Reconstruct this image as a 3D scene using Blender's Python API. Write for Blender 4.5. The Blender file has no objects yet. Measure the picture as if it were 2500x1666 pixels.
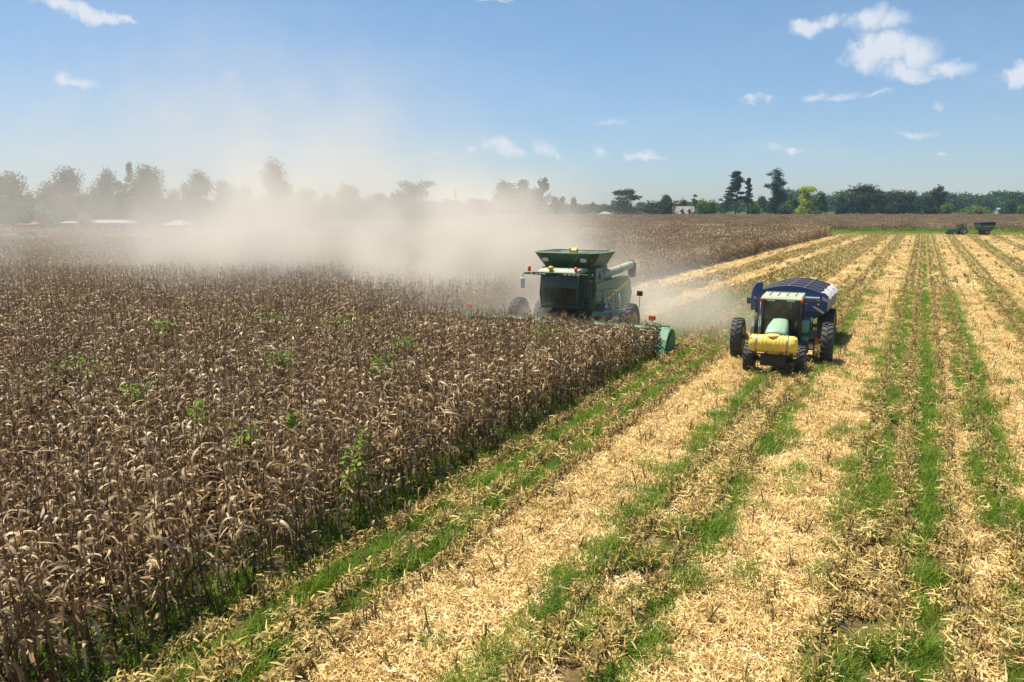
import bpy, bmesh, math, random
import numpy as np
from mathutils import Vector, Matrix
R = math.radians
rng = np.random.default_rng(7)
random.seed(7)
scene = bpy.context.scene
COL = scene.collection

# ------------------------------------------------------------------ camera, sky, sun, exposure
F_PX, CAM_H, HOR = 1944.0, 6.8, 499.5
PITCH = math.atan((833 - HOR) / F_PX)
cam_d = bpy.data.cameras.new("camera")
cam = bpy.data.objects.new("camera", cam_d)
COL.objects.link(cam)
cam.location = (0, 0, CAM_H)
cam.rotation_euler = (R(90) - PITCH, 0, 0)
cam_d.sensor_width = 36.0
cam_d.lens = 36.0 * F_PX / 2500.0
cam_d.clip_start = 0.1
cam_d.clip_end = 8000
scene.camera = cam

SUN_AZ = (-0.84, 0.54)          # horizontal direction towards the sun
SUN_EL = 70.0
scene.view_settings.view_transform = 'Standard'
scene.view_settings.look = 'None'
scene.view_settings.exposure = 0.60
scene.view_settings.gamma = 1.0
cy = scene.cycles
cy.max_bounces = 8
cy.diffuse_bounces = 3
cy.glossy_bounces = 3
cy.transmission_bounces = 5
cy.transparent_max_bounces = 10
cy.volume_bounces = 3
cy.volume_step_rate = 1.0
cy.volume_max_steps = 256
cy.use_adaptive_sampling = False
cy.use_denoising = True
cy.denoiser = 'OPENIMAGEDENOISE'
cy.denoising_input_passes = 'RGB_ALBEDO_NORMAL'
cy.sample_clamp_indirect = 6.0
cy.caustics_reflective = False
cy.caustics_refractive = False

def ray(px, py):
    dx = (px - 1250) / F_PX
    dz = -(py - 833) / F_PX
    return Vector((dx, math.cos(PITCH) + dz * math.sin(PITCH), -math.sin(PITCH) + dz * math.cos(PITCH)))
def P(px, py, Y):
    d = ray(px, py); t = Y / d.y
    return Vector((d.x * t, Y, CAM_H + d.z * t))

class NT:
    """small node-tree writer"""
    def __init__(s, tree): s.t = tree
    def n(s, typ, ins=None, **kw):
        nd = s.t.nodes.new(typ)
        for k, v in kw.items(): setattr(nd, k, v)
        if ins:
            for k, v in ins.items():
                sock = nd.inputs[k]
                if isinstance(v, bpy.types.NodeSocket): s.t.links.new(v, sock)
                else: sock.default_value = v
        return nd
    def m(s, op, a, b=None, c=None, clamp=False, typ='ShaderNodeMath'):
        nd = s.t.nodes.new(typ); nd.operation = op
        if hasattr(nd, 'use_clamp'): nd.use_clamp = clamp
        for i, v in enumerate((a, b, c)):
            if v is None: continue
            if isinstance(v, bpy.types.NodeSocket): s.t.links.new(v, nd.inputs[i])
            else: nd.inputs[i].default_value = v
        return nd.outputs[0]
    def v(s, op, a, b=None):
        nd = s.t.nodes.new('ShaderNodeVectorMath'); nd.operation = op
        for i, v in enumerate((a, b)):
            if v is None: continue
            if isinstance(v, bpy.types.NodeSocket): s.t.links.new(v, nd.inputs[i])
            else: nd.inputs[i].default_value = v
        return nd.outputs['Value'] if op in ('LENGTH', 'DOT_PRODUCT', 'DISTANCE') else nd.outputs[0]
    def ramp(s, fac, stops, interp='LINEAR'):
        nd = s.t.nodes.new('ShaderNodeValToRGB'); nd.color_ramp.interpolation = interp
        e = nd.color_ramp.elements
        while len(e) < len(stops): e.new(0.5)
        for i, (p, c) in enumerate(stops):
            e[i].position = p; e[i].color = (*c, 1) if len(c) == 3 else c
        s.t.links.new(fac, nd.inputs[0])
        return nd.outputs[0]
    def mix(s, f, a, b, mode='MIX'):
        nd = s.t.nodes.new('ShaderNodeMix'); nd.data_type = 'RGBA'; nd.blend_type = mode
        for i, v in ((0, f), (6, a), (7, b)):
            if isinstance(v, bpy.types.NodeSocket): s.t.links.new(v, nd.inputs[i])
            elif i == 0: nd.inputs[0].default_value = v
            else: nd.inputs[i].default_value = (*v, 1) if len(v) == 3 else v
        return nd.outputs[2]
    def link(s, a, b): s.t.links.new(a, b)

def make_world():
    w = bpy.data.worlds.new("World"); scene.world = w; w.use_nodes = True
    t = w.node_tree; t.nodes.clear(); n = NT(t)
    sky = n.n('ShaderNodeTexSky'); sky.sky_type = 'NISHITA'; sky.sun_disc = False
    sky.sun_elevation = R(SUN_EL)
    sky.sun_rotation = math.atan2(SUN_AZ[0], SUN_AZ[1])
    sky.altitude = 30; sky.air_density = 1.0; sky.dust_density = 0.25; sky.ozone_density = 1.6
    tc = n.n('ShaderNodeTexCoord')
    dirv = tc.outputs['Generated']
    sep = n.n('ShaderNodeSeparateXYZ', {0: dirv})
    ysafe = n.m('MAXIMUM', sep.outputs[1], 0.05)
    u = n.m('DIVIDE', sep.outputs[0], ysafe); v = n.m('DIVIDE', sep.outputs[2], ysafe)
    front = n.m('GREATER_THAN', sep.outputs[1], 0.06)
    uv = n.n('ShaderNodeCombineXYZ', {0: u, 1: v}).outputs[0]
    n1 = n.n('ShaderNodeTexNoise', {'Vector': uv, 'Scale': 30.0, 'Detail': 7.0, 'Roughness': 0.62})
    n2 = n.n('ShaderNodeTexNoise', {'Vector': uv, 'Scale': 9.0, 'Detail': 5.0, 'Roughness': 0.6})
    # warp the coordinates a little so that the outlines billow
    off = n.v('SUBTRACT', n1.outputs['Color'], (0.5, 0.5, 0.5))
    off = n.v('MULTIPLY', off, (0.06, 0.038, 0.0))
    uvw = n.v('ADD', uv, off)
    # cumulus puffs: pixel centre, half width, half height, tilt, strength
    C = [(150, 12, 55, 22, -20, 1.0), (205, 26, 60, 18, -27, 1.0), (262, 46, 50, 14, -14, .9), (310, 52, 38, 8, -8, .7),
         (160, 186, 28, 15, -5, .7), (195, 200, 45, 13, -25, .55),
         (1975, 70, 48, 20, 8, .9), (2030, 55, 45, 18, 8, .6), (2125, 45, 42, 30, 0, .9), (2170, 55, 45, 18, 10, .7),
         (2112, 128, 48, 42, 0, 1.15), (2170, 118, 50, 36, 0, 1.05), (2240, 130, 52, 36, -10, .85), (2210, 172, 70, 20, -8, .8),
         (2320, 170, 60, 20, -5, .75), (2490, 180, 40, 24, 10, 1.1), (2245, 188, 60, 14, 0, .6),
         (1840, 248, 28, 9, 6, .5), (1880, 244, 20, 9, 6, .5), (1990, 236, 40, 11, 6, .5), (2060, 236, 45, 11, 6, .45), (2145, 224, 40, 8, 12, .5),
         (1220, 358, 40, 17, -15, .85), (1252, 368, 30, 12, -20, .7), (1148, 362, 24, 10, 5, .55), (1330, 362, 32, 22, 0, .55), (1358, 372, 30, 10, -30, .5),
         (1465, 378, 24, 13, 0, .5), (1570, 374, 40, 14, -4, .75), (1600, 384, 35, 8, -4, .5),
         (1935, 374, 22, 7, -5, .7), (1890, 362, 35, 14, 0, .35), (2290, 373, 26, 6, 0, .6), (1490, 296, 45, 8, 0, .35), (2298, 265, 22, 14, 0, .35),
         (1205, 0, 60, 6, 0, .6), (2240, 330, 50, 10, 0, .4), (1080, 376, 22, 8, 0, .4), (560, 172, 14, 8, 0, .3)]
    tot = None
    for (px, py, hw, hh, ang, st) in C:
        d = ray(px, py); u0, v0 = d.x / d.y, d.z / d.y
        ru, rv = hw / F_PX * 1.32, hh / F_PX * 1.38
        mp = n.n('ShaderNodeMapping', {'Vector': uvw}, vector_type='TEXTURE')
        mp.inputs['Location'].default_value = (u0, v0, 0)
        mp.inputs['Rotation'].default_value = (0, 0, R(ang))
        mp.inputs['Scale'].default_value = (ru, rv, 1)
        g = n.m('SUBTRACT', 1.0, n.v('LENGTH', mp.outputs[0]))
        g = n.m('MULTIPLY', n.m('MAXIMUM', g, 0.0), st * 1.7)
        tot = g if tot is None else n.m('SMOOTH_MAX', tot, g, 0.12)
    nn = n.m('ADD', n.m('MULTIPLY', n1.outputs['Fac'], 0.9), n.m('MULTIPLY', n2.outputs['Fac'], 0.5))
    dens = n.m('MULTIPLY', tot, n.m('SUBTRACT', n.m('MULTIPLY', nn, 2.1), 0.45, clamp=False))
    dens = n.m('MULTIPLY', dens, front)
    a = n.n('ShaderNodeMapRange', {'Value': dens, 'From Min': 0.02, 'From Max': 1.25}, interpolation_type='SMOOTHSTEP').outputs[0]
    a = n.m('MULTIPLY', n.m('POWER', a, .85), .82)
    # faint thin veil low over the field
    wn = n.n('ShaderNodeTexNoise', {'Vector': n.v('MULTIPLY', uv, (3.0, 11.0, 1.0)), 'Scale': 1.0, 'Detail': 5.0, 'Roughness': 0.6})
    veil = n.n('ShaderNodeMapRange', {'Value': wn.outputs['Fac'], 'From Min': 0.42, 'From Max': 0.75, 'To Max': 0.22}, interpolation_type='SMOOTHSTEP').outputs[0]
    vh = n.n('ShaderNodeMapRange', {'Value': v, 'From Min': 0.32, 'From Max': 0.02}).outputs[0]
    veil = n.m('MULTIPLY', veil, vh)
    tint = n.mix(n.n('ShaderNodeMapRange', {'Value': sep.outputs[2], 'From Min': 0.0, 'From Max': 0.32}).outputs[0], (.70, .80, 1.03), (.88, 1.03, 1.08))
    skyc = n.mix(1.0, sky.outputs[0], tint, 'MULTIPLY')
    SK = 1.0
    c1 = n.mix(veil, skyc, (6.0, 6.6, 7.4))
    c2 = n.mix(a, c1, (7.2, 7.5, 8.0))
    bg = n.n('ShaderNodeBackground', {'Color': c2, 'Strength': 0.075})
    out = n.n('ShaderNodeOutputWorld', {'Surface': bg.outputs[0]})
make_world()
sun_d = bpy.data.lights.new("sun", 'SUN'); sun_d.energy = 5.0; sun_d.angle = R(0.53); sun_d.color = (1.0, 0.925, 0.765)
sun = bpy.data.objects.new("sun", sun_d); COL.objects.link(sun)
_s = Vector((SUN_AZ[0], SUN_AZ[1], 0)).normalized() * math.cos(R(SUN_EL)); _s.z = math.sin(R(SUN_EL))
sun.rotation_euler = _s.to_track_quat('Z', 'Y').to_euler()
sun.location = (-30, 20, 60)

# ------------------------------------------------------------------ helpers
class MB:
    """collects geometry for ONE mesh object; la = per-face random value 'lr'"""
    def __init__(s): s.v = []; s.f = []; s.mi = []; s.lr = []; s.n = 0; s.smooth = []
    def add(s, vs, fs, mi=0, lr=0.5, smooth=False):
        b = s.n
        s.v.extend([tuple(q) for q in vs]); s.n += len(vs)
        for f in fs:
            s.f.append(tuple(i + b for i in f)); s.mi.append(mi); s.lr.append(lr); s.smooth.append(smooth)
        return s
    def box(s, c, d, rot=None, mi=0, taper=1.0, smooth=False):
        hx, hy, hz = d[0] / 2, d[1] / 2, d[2] / 2
        vs = []
        for z in (-1, 1):
            k = taper if z > 0 else 1.0
            for x, y in ((-1, -1), (1, -1), (1, 1), (-1, 1)):
                p = Vector((x * hx * k, y * hy * k, z * hz))
                if rot: p = rot @ p
                vs.append(p + Vector(c))
        s.add(vs, [(3, 2, 1, 0), (4, 5, 6, 7), (0, 1, 5, 4), (1, 2, 6, 5), (2, 3, 7, 6), (3, 0, 4, 7)], mi)
        return s
    def prism(s, pts, x0, x1, mi=0, smooth=False):
        """pts in (y,z), extruded along x"""
        k = len(pts)
        vs = [(x0, y, z) for y, z in pts] + [(x1, y, z) for y, z in pts]
        fs = [tuple(range(k)), tuple(reversed(range(k, 2 * k)))]
        s.add(vs, fs, mi)
        b = s.n - 2 * k
        for i in range(k):
            j = (i + 1) % k
            s.f.append((b + j, b + i, b + k + i, b + k + j)); s.mi.append(mi); s.lr.append(.5); s.smooth.append(smooth)
        return s
    def prismy(s, pts, y0, y1, mi=0):
        """pts in (x,z), extruded along y"""
        k = len(pts)
        vs = [(x, y0, z) for x, z in pts] + [(x, y1, z) for x, z in pts]
        fs = [tuple(range(k)), tuple(reversed(range(k, 2 * k)))]
        fs += [((i + 1) % k, i, k + i, k + (i + 1) % k) for i in range(k)]
        return s.add(vs, fs, mi)
    def prismz(s, pts, z0, z1, mi=0, top=None):
        k = len(pts); top = top or pts
        vs = [(x, y, z0) for x, y in pts] + [(x, y, z1) for x, y in top]
        fs = [tuple(reversed(range(k))), tuple(range(k, 2 * k))]
        fs += [(i, (i + 1) % k, k + (i + 1) % k, k + i) for i in range(k)]
        return s.add(vs, fs, mi)
    def tube(s, path, rad, n=8, mi=0, caps=True, lr=.5, smooth=True):
        path = [Vector(p) for p in path]
        if not hasattr(rad, '__len__'): rad = [rad] * len(path)
        vs = []; up = None
        for i, p in enumerate(path):
            d = (path[min(i + 1, len(path) - 1)] - path[max(i - 1, 0)])
            d = d.normalized() if d.length > 1e-9 else Vector((0, 0, 1))
            if up is None:
                up = d.orthogonal().normalized()
            up = (up - d * up.dot(d))
            up = up.normalized() if up.length > 1e-6 else d.orthogonal().normalized()
            w = d.cross(up)
            for k in range(n):
                a = 2 * math.pi * k / n
                vs.append(p + (up * math.cos(a) + w * math.sin(a)) * rad[i])
        fs = []
        for i in range(len(path) - 1):
            for k in range(n):
                fs.append((i * n + k, i * n + (k + 1) % n, (i + 1) * n + (k + 1) % n, (i + 1) * n + k))
        s.add(vs, fs, mi, lr, smooth)
        if caps:
            b = s.n - len(vs)
            s.f.append(tuple(b + k for k in reversed(range(n)))); s.mi.append(mi); s.lr.append(lr); s.smooth.append(False)
            e = b + (len(path) - 1) * n
            s.f.append(tuple(e + k for k in range(n))); s.mi.append(mi); s.lr.append(lr); s.smooth.append(False)
        return s
    def lathe(s, prof, c, axis='X', n=32, mi=0, smooth=True, closed=False):
        """prof: (along axis, radius)"""
        vs = []
        for (a, r) in prof:
            for k in range(n):
                t = 2 * math.pi * k / n
                o = (a, r * math.cos(t), r * math.sin(t))
                if axis == 'X': q = o
                elif axis == 'Y': q = (o[1], a, o[2])
                else: q = (o[1], o[2], a)
                vs.append((c[0] + q[0], c[1] + q[1], c[2] + q[2]))
        m = len(prof); fs = []
        rng_ = range(m if closed else m - 1)
        for i in rng_:
            j = (i + 1) % m
            for k in range(n):
                fs.append((i * n + k, i * n + (k + 1) % n, j * n + (k + 1) % n, j * n + k))
        return s.add(vs, fs, mi, .5, smooth)
    def build(s, name, mats, parent=None, link=True, bevel=0, loc=None):
        me = bpy.data.meshes.new(name)
        me.from_pydata(s.v, [], s.f)
        if not isinstance(mats, (list, tuple)): mats = [mats]
        for m in mats: me.materials.append(m)
        me.polygons.foreach_set('material_index', s.mi)
        me.polygons.foreach_set('use_smooth', s.smooth)
        a = me.attributes.new('lr', 'FLOAT', 'FACE'); a.data.foreach_set('value', s.lr)
        me.update()
        o = bpy.data.objects.new(name, me)
        if link: COL.objects.link(o)
        if parent: o.parent = parent
        if loc: o.location = loc
        if bevel:
            b = o.modifiers.new('bevel', 'BEVEL'); b.width = bevel; b.segments = 2; b.limit_method = 'ANGLE'; b.angle_limit = R(40)
        return o

def tag(o, label=None, cat=None, group=None, kind=None):
    if label: o['label'] = label
    if cat: o['category'] = cat
    if group: o['group'] = group
    if kind: o['kind'] = kind
    return o
def empty(name, loc=(0, 0, 0), rz=0, label=None, cat=None, group=None):
    o = bpy.data.objects.new(name, None); COL.objects.link(o); o.location = loc; o.rotation_euler = (0, 0, rz)
    o.empty_display_size = .3
    return tag(o, label, cat, group)

def principled(name, **kw):
    m = bpy.data.materials.new(name); m.use_nodes = True
    t = m.node_tree; b = t.nodes['Principled BSDF']
    return m, NT(t), b
def paint(name, col, rough=.4, metal=0.0, dust=.35, dustcol=(.42, .36, .27), scale=1.2, coat=0.0, var=.15):
    """painted / rubber / metal surface with dust film and grime"""
    m, n, b = principled(name)
    tc = n.n('ShaderNodeTexCoord').outputs['Object']
    nz = n.n('ShaderNodeTexNoise', {'Vector': tc, 'Scale': scale * 2.2, 'Detail': 7.0, 'Roughness': .65}).outputs['Fac']
    nf = n.n('ShaderNodeTexNoise', {'Vector': tc, 'Scale': scale * 30, 'Detail': 3.0}).outputs['Fac']
    base = n.mix(n.m('MULTIPLY', nf, 1.0), tuple(c * (1 - var) for c in col), tuple(min(1, c * (1 + var)) for c in col))
    geo = n.n('ShaderNodeNewGeometry')
    up = n.n('ShaderNodeSeparateXYZ', {0: geo.outputs['Normal']}).outputs[2]
    upf = n.n('ShaderNodeMapRange', {'Value': up, 'From Min': -.2, 'From Max': 1.0, 'To Min': .35, 'To Max': 1.0}).outputs[0]
    d = n.n('ShaderNodeMapRange', {'Value': nz, 'From Min': .3, 'From Max': .75, 'To Min': .25, 'To Max': 1.0}).outputs[0]
    f = n.m('MULTIPLY', n.m('MULTIPLY', d, upf), dust, clamp=True)
    n.link(n.mix(f, base, dustcol), b.inputs['Base Color'])
    n.link(n.m('ADD', n.m('MULTIPLY', f, .5), rough, clamp=True), b.inputs['Roughness'])
    b.inputs['Metallic'].default_value = metal
    if coat: b.inputs['Coat Weight'].default_value = coat
    return m
def leafmat(name, stops, trans=.35, rough=.65, vscale=3.0, tcol=None, spec=.3, per=0.35):
    """foliage: colour from per-leaf random value, instance random and noise; translucent"""
    m, n, b = principled(name)
    lr = n.n('ShaderNodeAttribute', attribute_name='lr').outputs['Fac']
    oi = n.n('ShaderNodeObjectInfo').outputs['Random']
    tc = n.n('ShaderNodeTexCoord').outputs['Object']
    nz = n.n('ShaderNodeTexNoise', {'Vector': tc, 'Scale': vscale, 'Detail': 4.0}).outputs['Fac']
    f = n.m('ADD', n.m('MULTIPLY', lr, 1 - per), n.m('MULTIPLY', oi, per))
    f = n.m('ADD', f, n.m('MULTIPLY', n.m('SUBTRACT', nz, .5), .7), clamp=True)
    c = n.ramp(f, stops)
    n.link(c, b.inputs['Base Color']); b.inputs['Roughness'].default_value = rough
    b.inputs['Specular IOR Level'].default_value = spec
    tr = n.n('ShaderNodeBsdfTranslucent')
    if tcol: n.link(n.mix(1.0, c, tcol, 'MULTIPLY'), tr.inputs[0])
    else: n.link(c, tr.inputs[0])
    mx = n.n('ShaderNodeMixShader', {0: trans, 1: b.outputs[0], 2: tr.outputs[0]})
    out = m.node_tree.nodes['Material Output']; n.link(mx.outputs[0], out.inputs['Surface'])
    return m

# ------------------------------------------------------------------ field layout (row coordinate)
SL = 0.51                       # rows run along (SL, 1) on the ground
KN = 1 / math.hypot(SL, 1)      # 0.891
DIR = (SL * KN, KN)             # unit vector along the rows, away from the camera
ROW = 0.965
def bend(w, y):
    k = np.clip((-6 - w) / 9, 0, 1)
    return k * np.clip(np.asarray(y) - 62, 0, 144) * 0.040
def px_of(x, y):                # perpendicular row coordinate p of a ground point
    w = x - SL * y
    w = w - bend(w, y)
    return w * KN
def x_of(p, y):
    w = np.asarray(p) / KN
    return w + bend(w, y) + SL * y
K0 = -9.5                       # first stubble row beside the standing corn
Y_FAR = 181.0
HDR_Y0 = 36.7                   # where the header meets the corn
def hash_noise(x, y, s, seed=0):
    """smooth value noise"""
    x = np.asarray(x) / s; y = np.asarray(y) / s
    r = np.random.default_rng(seed + 100).random((64, 64))
    xi = np.floor(x).astype(int); yi = np.floor(y).astype(int)
    fx = x - xi; fy = y - yi
    fx = fx * fx * (3 - 2 * fx); fy = fy * fy * (3 - 2 * fy)
    g = lambda a, b: r[a % 64, b % 64]
    return (g(xi, yi) * (1 - fx) + g(xi + 1, yi) * fx) * (1 - fy) + (g(xi, yi + 1) * (1 - fx) + g(xi + 1, yi + 1) * fx) * fy
def sst(a, b, x):
    t = np.clip((x - a) / (b - a), 0, 1); return t * t * (3 - 2 * t)
# bands of chaff (pale straw) and of stubble with grass, in p
STRAW = [(-21.2, -18.6, .8), (-15.9, -13.8, .85), (-7.45, -5.25, 1.0), (-4.5, -4.15, .5), (-3.15, -1.12, 1.0), (1.0, 1.6, .45), (2.75, 4.7, .95),
         (6.2, 8.6, .95), (10.8, 13.2, .9), (15.2, 17.4, .9), (19.4, 22.0, .9), (24.4, 27, .9), (29.2, 31.6, .9), (34, 36.5, .9), (39, 42, .9), (45, 48, .9)]
GREEN = [(-12.2, -10.2, .75), (-9.35, -8.95, 1.0), (-8.4, -8.0, .8), (-13.2, -10.3, .55), (-17.2, -16.9, .2), (-5.4, -4.6, .5), (-3.75, -3.2, .65), (-1.15, -.35, .6), (.18, .74, 1.3),
         (1.75, 2.5, .95), (5.6, 6.1, .5), (4.75, 5.1, .4), (9.0, 10.3, .8), (14, 14.8, .5), (18, 18.8, .6), (22.6, 24, .5), (28, 28.7, .5)]
def bands(p, L, soft=.14):
    p = np.asarray(p, float); r = np.zeros_like(p)
    for a, b, s in L: r = np.maximum(r, s * sst(a - soft, a + soft, p) * (1 - sst(b - soft, b + soft, p)))
    return r
def straw_at(p, y):
    e = (hash_noise(p, y, 1.3, 3) - .5) * .55
    return bands(p + e, STRAW, .22)
def green_at(p, y):
    e = (hash_noise(p, y, .9, 4) - .5) * .35
    g = bands(p + e, GREEN, .15)
    patch = hash_noise(p * 1.6, y * .45, 1.1, 9)
    return g * np.clip(-.05 + 1.75 * patch, 0, 1.4)
def stub_rows():
    """row index k -> p of rows which carry visible stubble"""
    ks = []
    for k in range(-12, 70):
        p = K0 + ROW * k
        s = float(bands(np.array([p]), [(a - .05, b + .05, 1.) for a, b, _ in STRAW if b - a > 1], .02)[0])
        ks.append((p, s))
    return ks
def in_cut(p, y):
    """True where the corn is already harvested"""
    hdr = HDR_Y0 - 1.0 + (-10.2 - p) * (SL * KN)     # the header is square to the rows
    return (p > K0 - .45) | ((p > K0 - .45 - 12 * ROW) & (y > hdr))

# ------------------------------------------------------------------ ground
def ground_material():
    m, n, b = principled('field_ground')
    tc = n.n('ShaderNodeTexCoord').outputs['Object']
    st = n.n('ShaderNodeAttribute', attribute_name='straw').outputs['Fac']
    gr = n.n('ShaderNodeAttribute', attribute_name='green').outputs['Fac']
    n1 = n.n('ShaderNodeTexNoise', {'Vector': tc, 'Scale': 9.0, 'Detail': 9.0, 'Roughness': .75}).outputs['Fac']
    n2 = n.n('ShaderNodeTexNoise', {'Vector': tc, 'Scale': 1.1, 'Detail': 6.0, 'Roughness': .6}).outputs['Fac']
    n3 = n.n('ShaderNodeTexVoronoi', {'Vector': tc, 'Scale': 14.0, 'Randomness': 1.0})
    soil = n.ramp(n1, [(.3, (.06, .043, .026)), (.7, (.16, .115, .07))])
    strawc = n.ramp(n1, [(.3, (.16, .11, .045)), (.5, (.48, .36, .16)), (.72, (.80, .65, .36))])
    stubc = n.ramp(n1, [(.3, (.07, .048, .018)), (.52, (.22, .15, .06)), (.75, (.46, .34, .14))])
    grassc = n.ramp(n1, [(.3, (.03, .055, .012)), (.7, (.11, .17, .03))])
    k1 = n.m('ADD', st, n.m('MULTIPLY', n.m('SUBTRACT', n2, .5), .7))
    k1 = n.n('ShaderNodeMapRange', {'Value': k1, 'From Min': .25, 'From Max': .65}).outputs[0]
    c = n.mix(k1, n.mix(.35, stubc, soil), strawc)
    k2 = n.m('ADD', gr, n.m('MULTIPLY', n.m('SUBTRACT', n2, .5), .8))
    k2 = n.n('ShaderNodeMapRange', {'Value': k2, 'From Min': .35, 'From Max': .8}).outputs[0]
    c = n.mix(k2, c, grassc)
    far = n.n('ShaderNodeAttribute', attribute_name='bare').outputs['Fac']
    c = n.mix(far, c, soil)
    n.link(c, b.inputs['Base Color']); b.inputs['Roughness'].default_value = .95
    b.inputs['Specular IOR Level'].default_value = .1
    bp = n.n('ShaderNodeBump', {'Height': n1, 'Strength': .9, 'Distance': .08})
    n.link(bp.outputs[0], b.inputs['Normal'])
    return m
def build_ground():
    ys = np.concatenate([np.arange(-30, 60, 1.0), np.arange(60, 206, 2.5), np.arange(206, 460, 12), [500, 700, 1000, 1600, 2600, 4200]])
    pp = np.concatenate([[-4000, -2500, -1200, -600, -300, -150, -90, -60, -40, -30], np.arange(-26, 30, .14), np.arange(30, 60, .3), [70, 90, 130, 200, 400, 900, 2000, 4000]])
    PP, YY = np.meshgrid(pp, ys)
    XX = np.where(np.abs(PP) < 50, x_of(PP, YY), PP / KN + SL * YY)
    cut = in_cut(PP, YY)
    inner = (YY < Y_FAR - 2)
    st = np.where(cut & inner & (PP > -23), straw_at(PP, YY), 0)
    gr = np.where(cut & inner, green_at(PP, YY), .25)
    track = (YY >= Y_FAR - 2) & (YY < 203)
    gr = np.where(track, 1.0, gr)
    bare = np.where(cut & inner | track, 0, .8)
    # beyond the far corn: rough grassland
    wild = YY > 404
    gr = np.where(wild, 1.0, gr); bare = np.where(wild, 0, bare)
    # ridges and furrows
    ZZ = np.where((np.abs(PP) < 60) & (YY < 206), .05 * np.cos((PP - K0) / ROW * 2 * np.pi), 0)
    ZZ = ZZ + np.where(YY < 300, (hash_noise(XX, YY, 1.7, 21) - .5) * .05, 0)
    ny, nx = PP.shape
    vs = np.stack([XX, YY, ZZ], -1).reshape(-1, 3)
    idx = np.arange(ny * nx).reshape(ny, nx)
    fs = np.stack([idx[:-1, :-1], idx[:-1, 1:], idx[1:, 1:], idx[1:, :-1]], -1).reshape(-1, 4)
    me = bpy.data.meshes.new('field_ground')
    me.from_pydata(vs.tolist(), [], fs.tolist())
    for nm, a in (('straw', st), ('green', gr), ('bare', bare)):
        at = me.attributes.new(nm, 'FLOAT', 'POINT'); at.data.foreach_set('value', a.astype(np.float32).ravel())
    me.polygons.foreach_set('use_smooth', [True] * len(me.polygons))
    me.materials.append(ground_material()); me.update()
    o = bpy.data.objects.new('field_ground', me); COL.objects.link(o)
    tag(o, kind='structure', label='harvested field of pale chaff and grassy stubble rows')
build_ground()

# ------------------------------------------------------------------ scatter helper
def scatter(name, protos, pts, rot, scl, idx, label, cat):
    """ONE stuff object: prototypes placed on the vertices of its own mesh"""
    pts = np.asarray(pts, np.float32); N = len(pts)
    me = bpy.data.meshes.new(name); me.vertices.add(N)
    me.vertices.foreach_set('co', pts.ravel())
    a = me.attributes.new('rot', 'FLOAT_VECTOR', 'POINT'); a.data.foreach_set('vector', np.asarray(rot, np.float32).ravel())
    s = np.asarray(scl, np.float32)
    if s.ndim == 1: s = np.stack([s, s, s], -1)
    a = me.attributes.new('scl', 'FLOAT_VECTOR', 'POINT'); a.data.foreach_set('vector', s.ravel())
    a = me.attributes.new('idx', 'INT', 'POINT'); a.data.foreach_set('value', np.asarray(idx, np.int32))
    me.update()
    o = bpy.data.objects.new(name, me); COL.objects.link(o)
    pc = bpy.data.collections.new(name + '_kinds')
    for i, q in enumerate(protos):
        pc.objects.link(q)
    # collection info lists children by name: keep the same order
    ng = bpy.data.node_groups.new(name, 'GeometryNodeTree')
    ng.interface.new_socket('Geometry', in_out='INPUT', socket_type='NodeSocketGeometry')
    ng.interface.new_socket('Geometry', in_out='OUTPUT', socket_type='NodeSocketGeometry')
    n = NT(ng)
    gi = n.n('NodeGroupInput'); go = n.n('NodeGroupOutput')
    ci = n.n('GeometryNodeCollectionInfo'); ci.inputs['Collection'].default_value = pc
    ci.inputs['Separate Children'].default_value = True; ci.inputs['Reset Children'].default_value = True
    def attr(nm, ty):
        q = n.n('GeometryNodeInputNamedAttribute'); q.data_type = ty; q.inputs['Name'].default_value = nm
        return q.outputs['Attribute']
    ip = n.n('GeometryNodeInstanceOnPoints')
    n.link(gi.outputs[0], ip.inputs['Points']); n.link(ci.outputs[0], ip.inputs['Instance'])
    ip.inputs['Pick Instance'].default_value = True
    n.link(attr('idx', 'INT'), ip.inputs['Instance Index'])
    e2r = n.n('FunctionNodeEulerToRotation'); n.link(attr('rot', 'FLOAT_VECTOR'), e2r.inputs[0])
    n.link(e2r.outputs[0], ip.inputs['Rotation'])
    n.link(attr('scl', 'FLOAT_VECTOR'), ip.inputs['Scale'])
    n.link(ip.outputs[0], go.inputs[0])
    md = o.modifiers.new('scatter', 'NODES'); md.node_group = ng
    return tag(o, label, cat, kind='stuff')

# ------------------------------------------------------------------ corn
M_LEAF = leafmat('dry_corn_leaf', [(0, (.050, .024, .008)), (.36, (.155, .092, .040)), (.64, (.37, .25, .125)), (.95, (.88, .70, .44))], trans=.22, rough=.5, spec=.45)  # dry leaf tones; the palest stop also imitates sun highlights on the blades
M_STALK = leafmat('dry_corn_stalk', [(0, (.08, .048, .016)), (.5, (.18, .115, .04)), (1, (.34, .23, .09))], trans=0.0, rough=.6)
M_HUSK = leafmat('corn_husk', [(0, (.34, .22, .10)), (1, (.80, .62, .34))], trans=.1, rough=.6)
M_TASSEL = leafmat('corn_tassel', [(0, (.12, .075, .04)), (1, (.30, .20, .11))], trans=.1)
M_GRASS = leafmat('field_grass', [(0, (.05, .105, .008)), (.5, (.14, .24, .016)), (1, (.36, .42, .055))], trans=.4, rough=.5, tcol=(1.2, 1.3, .5))
M_VINE = leafmat('vine_leaf', [(0, (.06, .14, .010)), (1, (.28, .44, .05))], trans=.4, rough=.5, tcol=(1.2, 1.3, .5))
M_CHAFF = leafmat('chaff', [(0, (.22, .13, .04)), (.3, (.60, .41, .15)), (.65, (.90, .68, .32)), (1, (.97, .85, .54))], trans=.15, rough=.6)
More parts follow.
